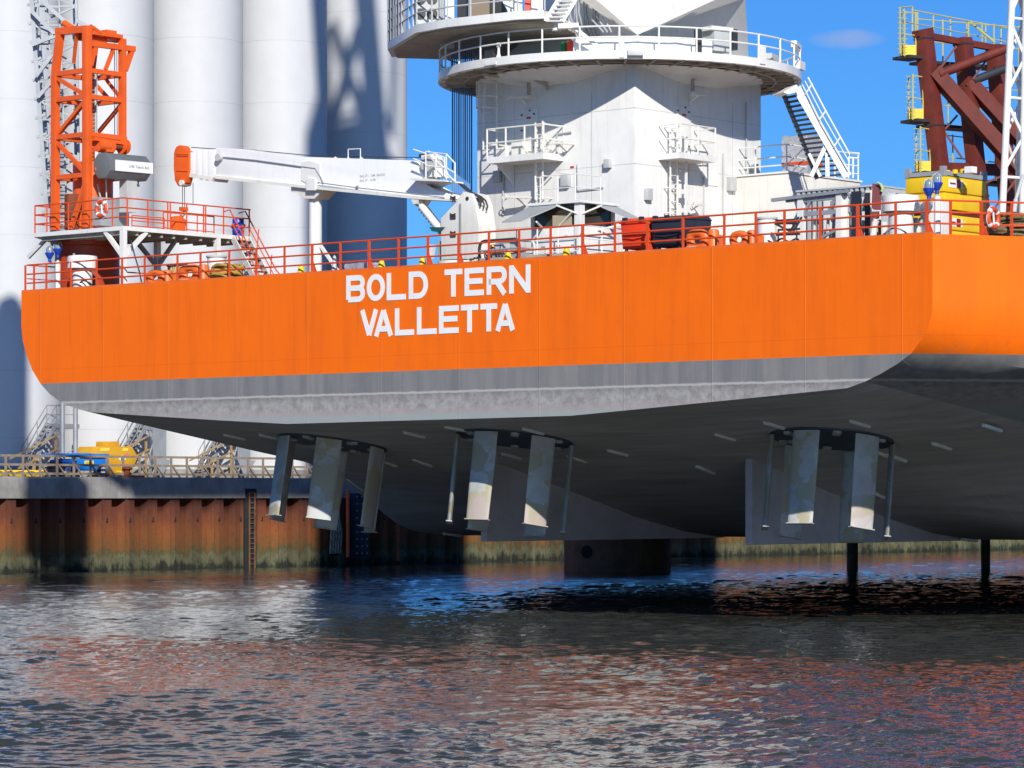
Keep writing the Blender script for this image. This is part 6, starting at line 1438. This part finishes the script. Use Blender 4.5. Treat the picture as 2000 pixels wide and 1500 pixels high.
m = MB(); m.prism([q3(x, y)-QN*.015 for x, y in ((248,884), (253,888), (248,893), (243,888))], QN*.012); m.build('pink_diamond', paint('pink_sticker', (.7, .2, .2), .5, .03), t)
m = MB(); m.prism([q3(x, y)-QN*.02 for x, y in ((238,906), (248,906), (248,918), (238,918))], QN*.015); m.build('orange_plate', ORANGE, t)
m = MB(); m.path([q3(x, y)-QN*.1 for x, y in ((226,921), (236,923), (246,920), (252,921))], .07, 8); m.build('yellow_strap', CONE, t)
m = MB(); m.qb(QT(212,2.2), QT(258,2.2), 2.1, 3.5, QZ, QZ+.14); m.build('skid_frame', DARK, t)
m = MB(); m.path([Q(QT(x, 1.1), 1.1+.06*math.sin(x*.3), QZ+.16) for x in range(-8, 82, 3)], .17, 12)
m.bm.normal_update()
hs = [m]
for k in range(46):
    p = Q(QT(-8+2*k, 1.1), 1.1+.06*math.sin((-8+2*k)*.3), QZ+.16); m.lathe([(.16, -.03), (.19, 0), (.16, .03)], p, 14, (QN, ZV, QD))
m.build('ribbed_hose', CONE, label='thick yellow ribbed hose lying on the quay behind the timber fence', cat='hose')
# ================================================================== access stairs in front of the towers
def stair(tt, n0, label, posts, screen):
    o = Q(tt, n0, QZ); t = thing('access_stair', label, 'stairs', o, 'galvanised access stairs in front of the white towers')
    H_, L_ = 2.85, 2.2
    for n in (n0, n0+.8):
        m = MB(); m.bar(Q(tt-L_, n, QZ), Q(tt, n, QZ+H_), .06, .2); m.build('stringer', GALV, t)
    for k in range(12):
        f = (k+.5)/12; m = MB(); m.qb(tt-L_+L_*f-.13, tt-L_+L_*f+.13, n0, n0+.8, QZ+H_*f-.02, QZ+H_*f+.02); m.build('tread', GALV, t)
    for n in (n0, n0+.8):
        m = MB(); m.path([Q(tt-L_*.8, n, QZ+H_*.2+.3), Q(tt-L_*.8, n, QZ+H_*.2+.95), Q(tt, n, QZ+H_+1), Q(tt+1.2, n, QZ+H_+1)], .03, 6); m.path([Q(tt-L_*.8, n, QZ+H_*.2+.5), Q(tt, n, QZ+H_+.5), Q(tt+1.2, n, QZ+H_+.5)], .022, 6)
        for f in (.4, .7, 1.): m.tube(Q(tt-L_+L_*f, n, QZ+H_*f), Q(tt-L_+L_*f, n, QZ+H_*f+1), .025, 6)
        m.build('handrail', GALV, t)
    m = MB(); m.qb(tt, tt+1.5, n0-.1, n0+.9, QZ+H_-.25, QZ+H_); m.build('landing', GALV, t)
    m = MB(); m.path([Q(tt+.1, n0, QZ+H_-.25), Q(tt+.5, n0, QZ+H_-.9), Q(tt+.2, n0, QZ+H_-1.6), Q(tt-.2, n0, QZ)], .04, 6)
    m.tube(Q(tt+1.4, n0, QZ), Q(tt+1.4, n0, QZ+H_+1), .035, 6); m.tube(Q(tt+.1, n0+.4, QZ+.9), Q(tt+1.4, n0, QZ+1.6), .035, 6); m.tube(Q(tt+.4, n0, QZ+.2), Q(tt+1.4, n0, QZ+1.7), .035, 6); m.build('support_tubes', GALV, t)
    if posts:
        for d in (.15, 1.05):
            m = MB(); m.tube(Q(tt+d, n0-.3, QZ), Q(tt+d, n0-.3, QZ+posts), .13, 14); m.lathe([(.24, 0), (.24, .12), (.13, .14)], Q(tt+d, n0-.3, QZ), 14); m.build('tall_post', GALV, t)
    if screen:
        m = MB(); m.qb(tt+.35, tt+1.3, n0-.16, n0-.11, QZ+1.0, QZ+H_-.1); m.prism([Q(tt+.35, n0-.16, QZ+1.0), Q(tt+1.7, n0-.16, QZ+1.0), Q(tt+.9, n0-.16, QZ)], QN*.05); m.build('grey_screen', GREY, t)
    m = MB(); m.bar(Q(tt-L_-1.3, n0-.4, QZ+.95), Q(tt-.15, n0-.4, QZ+2.3), .06, .13, QN); m.bar(Q(tt-L_-.7, n0-.4, QZ+.45), Q(tt-.15, n0-.4, QZ+1.55), .06, .13, QN); m.build('timber_handrail', TIMBER2, t)
    for d in (-.35, -1.8):
        m = MB(); m.bar(Q(tt+d, n0-.35, QZ), Q(tt+d, n0-.35, QZ+2.2+d*.6), .1, .1); m.build('timber_post', TIMBER2, t)
stair(QT(120, 3.0), 3.4, 'galvanised access stair with two tall tubes left of the blue compressor', 4.6, False)
stair(QT(296, 3.0), 3.4, 'galvanised access stair with dark grey screen right of the yellow fuel tank', 0, True)
stair(QT(462, 3.0), 3.4, 'galvanised access stair with grey screen half hidden under the hull beside the propeller blades', 0, True)
# ================================================================== grey lattice mast behind the orange crane
YL = 121.
gm = thing('grey_lattice_mast', 'leaning grey steel lattice mast standing on the raised platform behind the orange crane tower', 'mast', Vector((PY(120, 400, YL).x, YL, zt)))
def g_(k, py):
    f = (HOR-35-py)/930.; xl = 129-67*f; xr = 163-14*f; 
    return (PY(xl, py, YL), PY(xr, py, YL), PY(xr-6, py, YL+1.7), PY(xl+8, py, YL+1.7))[k]
def gz_(k, z):       # height based
    return g_(k, HOR-(z-HC)/YL*F)
ztop = HC+(HOR+60)/F*YL
for k in range(4):
    m = MB(); m.bar(gz_(k, zt), gz_(k, ztop), .16 if k in (0, 3) else .09, .16 if k in (0, 3) else .09); m.build('chord', GALV, gm)
z = zt+.3; i = 0
while z < ztop-1:
    dz2 = .72
    for a, c_ in ((0, 1), (1, 2), (2, 3), (3, 0)):
        m = MB(); p, q = (a, c_) if i % 2 else (c_, a); m.bar(gz_(a, z), gz_(c_, z), .06); m.bar(gz_(p, z), gz_(q, z+dz2), .065); m.build('lacing', GALV, gm)
    m = MB(); m.bar(gz_(0, z)+Vector((-.2, 0, .05)), gz_(0, z)+Vector((.2, 0, .2)), .10); m.build('bracket', GALV, gm)
    z += dz2; i += 1
m = MB(); n_ = 52
for d in (.35, .62): m.tube(gz_(0, zt).lerp(gz_(1, zt), d)+Vector((0, -.1, 0)), gz_(0, ztop).lerp(gz_(1, ztop), d)+Vector((0, -.1, 0)), .035, 6)
for k in range(n_): zz = zt+.2+k*.28; m.tube(gz_(0, zz).lerp(gz_(1, zz), .35)+Vector((0, -.1, 0)), gz_(0, zz).lerp(gz_(1, zz), .62)+Vector((0, -.1, 0)), .02, 5)
m.build('ladder', LGREY, gm)
for a, c_ in (((60, 20), (108, 68)), ((80, 0), (130, 45)), ((62, 88), (108, 70)), ((70, 150), (100, 110)), ((74, 190), (100, 160)), ((150, 40), (190, 62))):
    m = MB(); m.bar(PY(*a, YL-.3), PY(*c_, YL-.3), .14); m.build('outer_strut', GALV, gm)
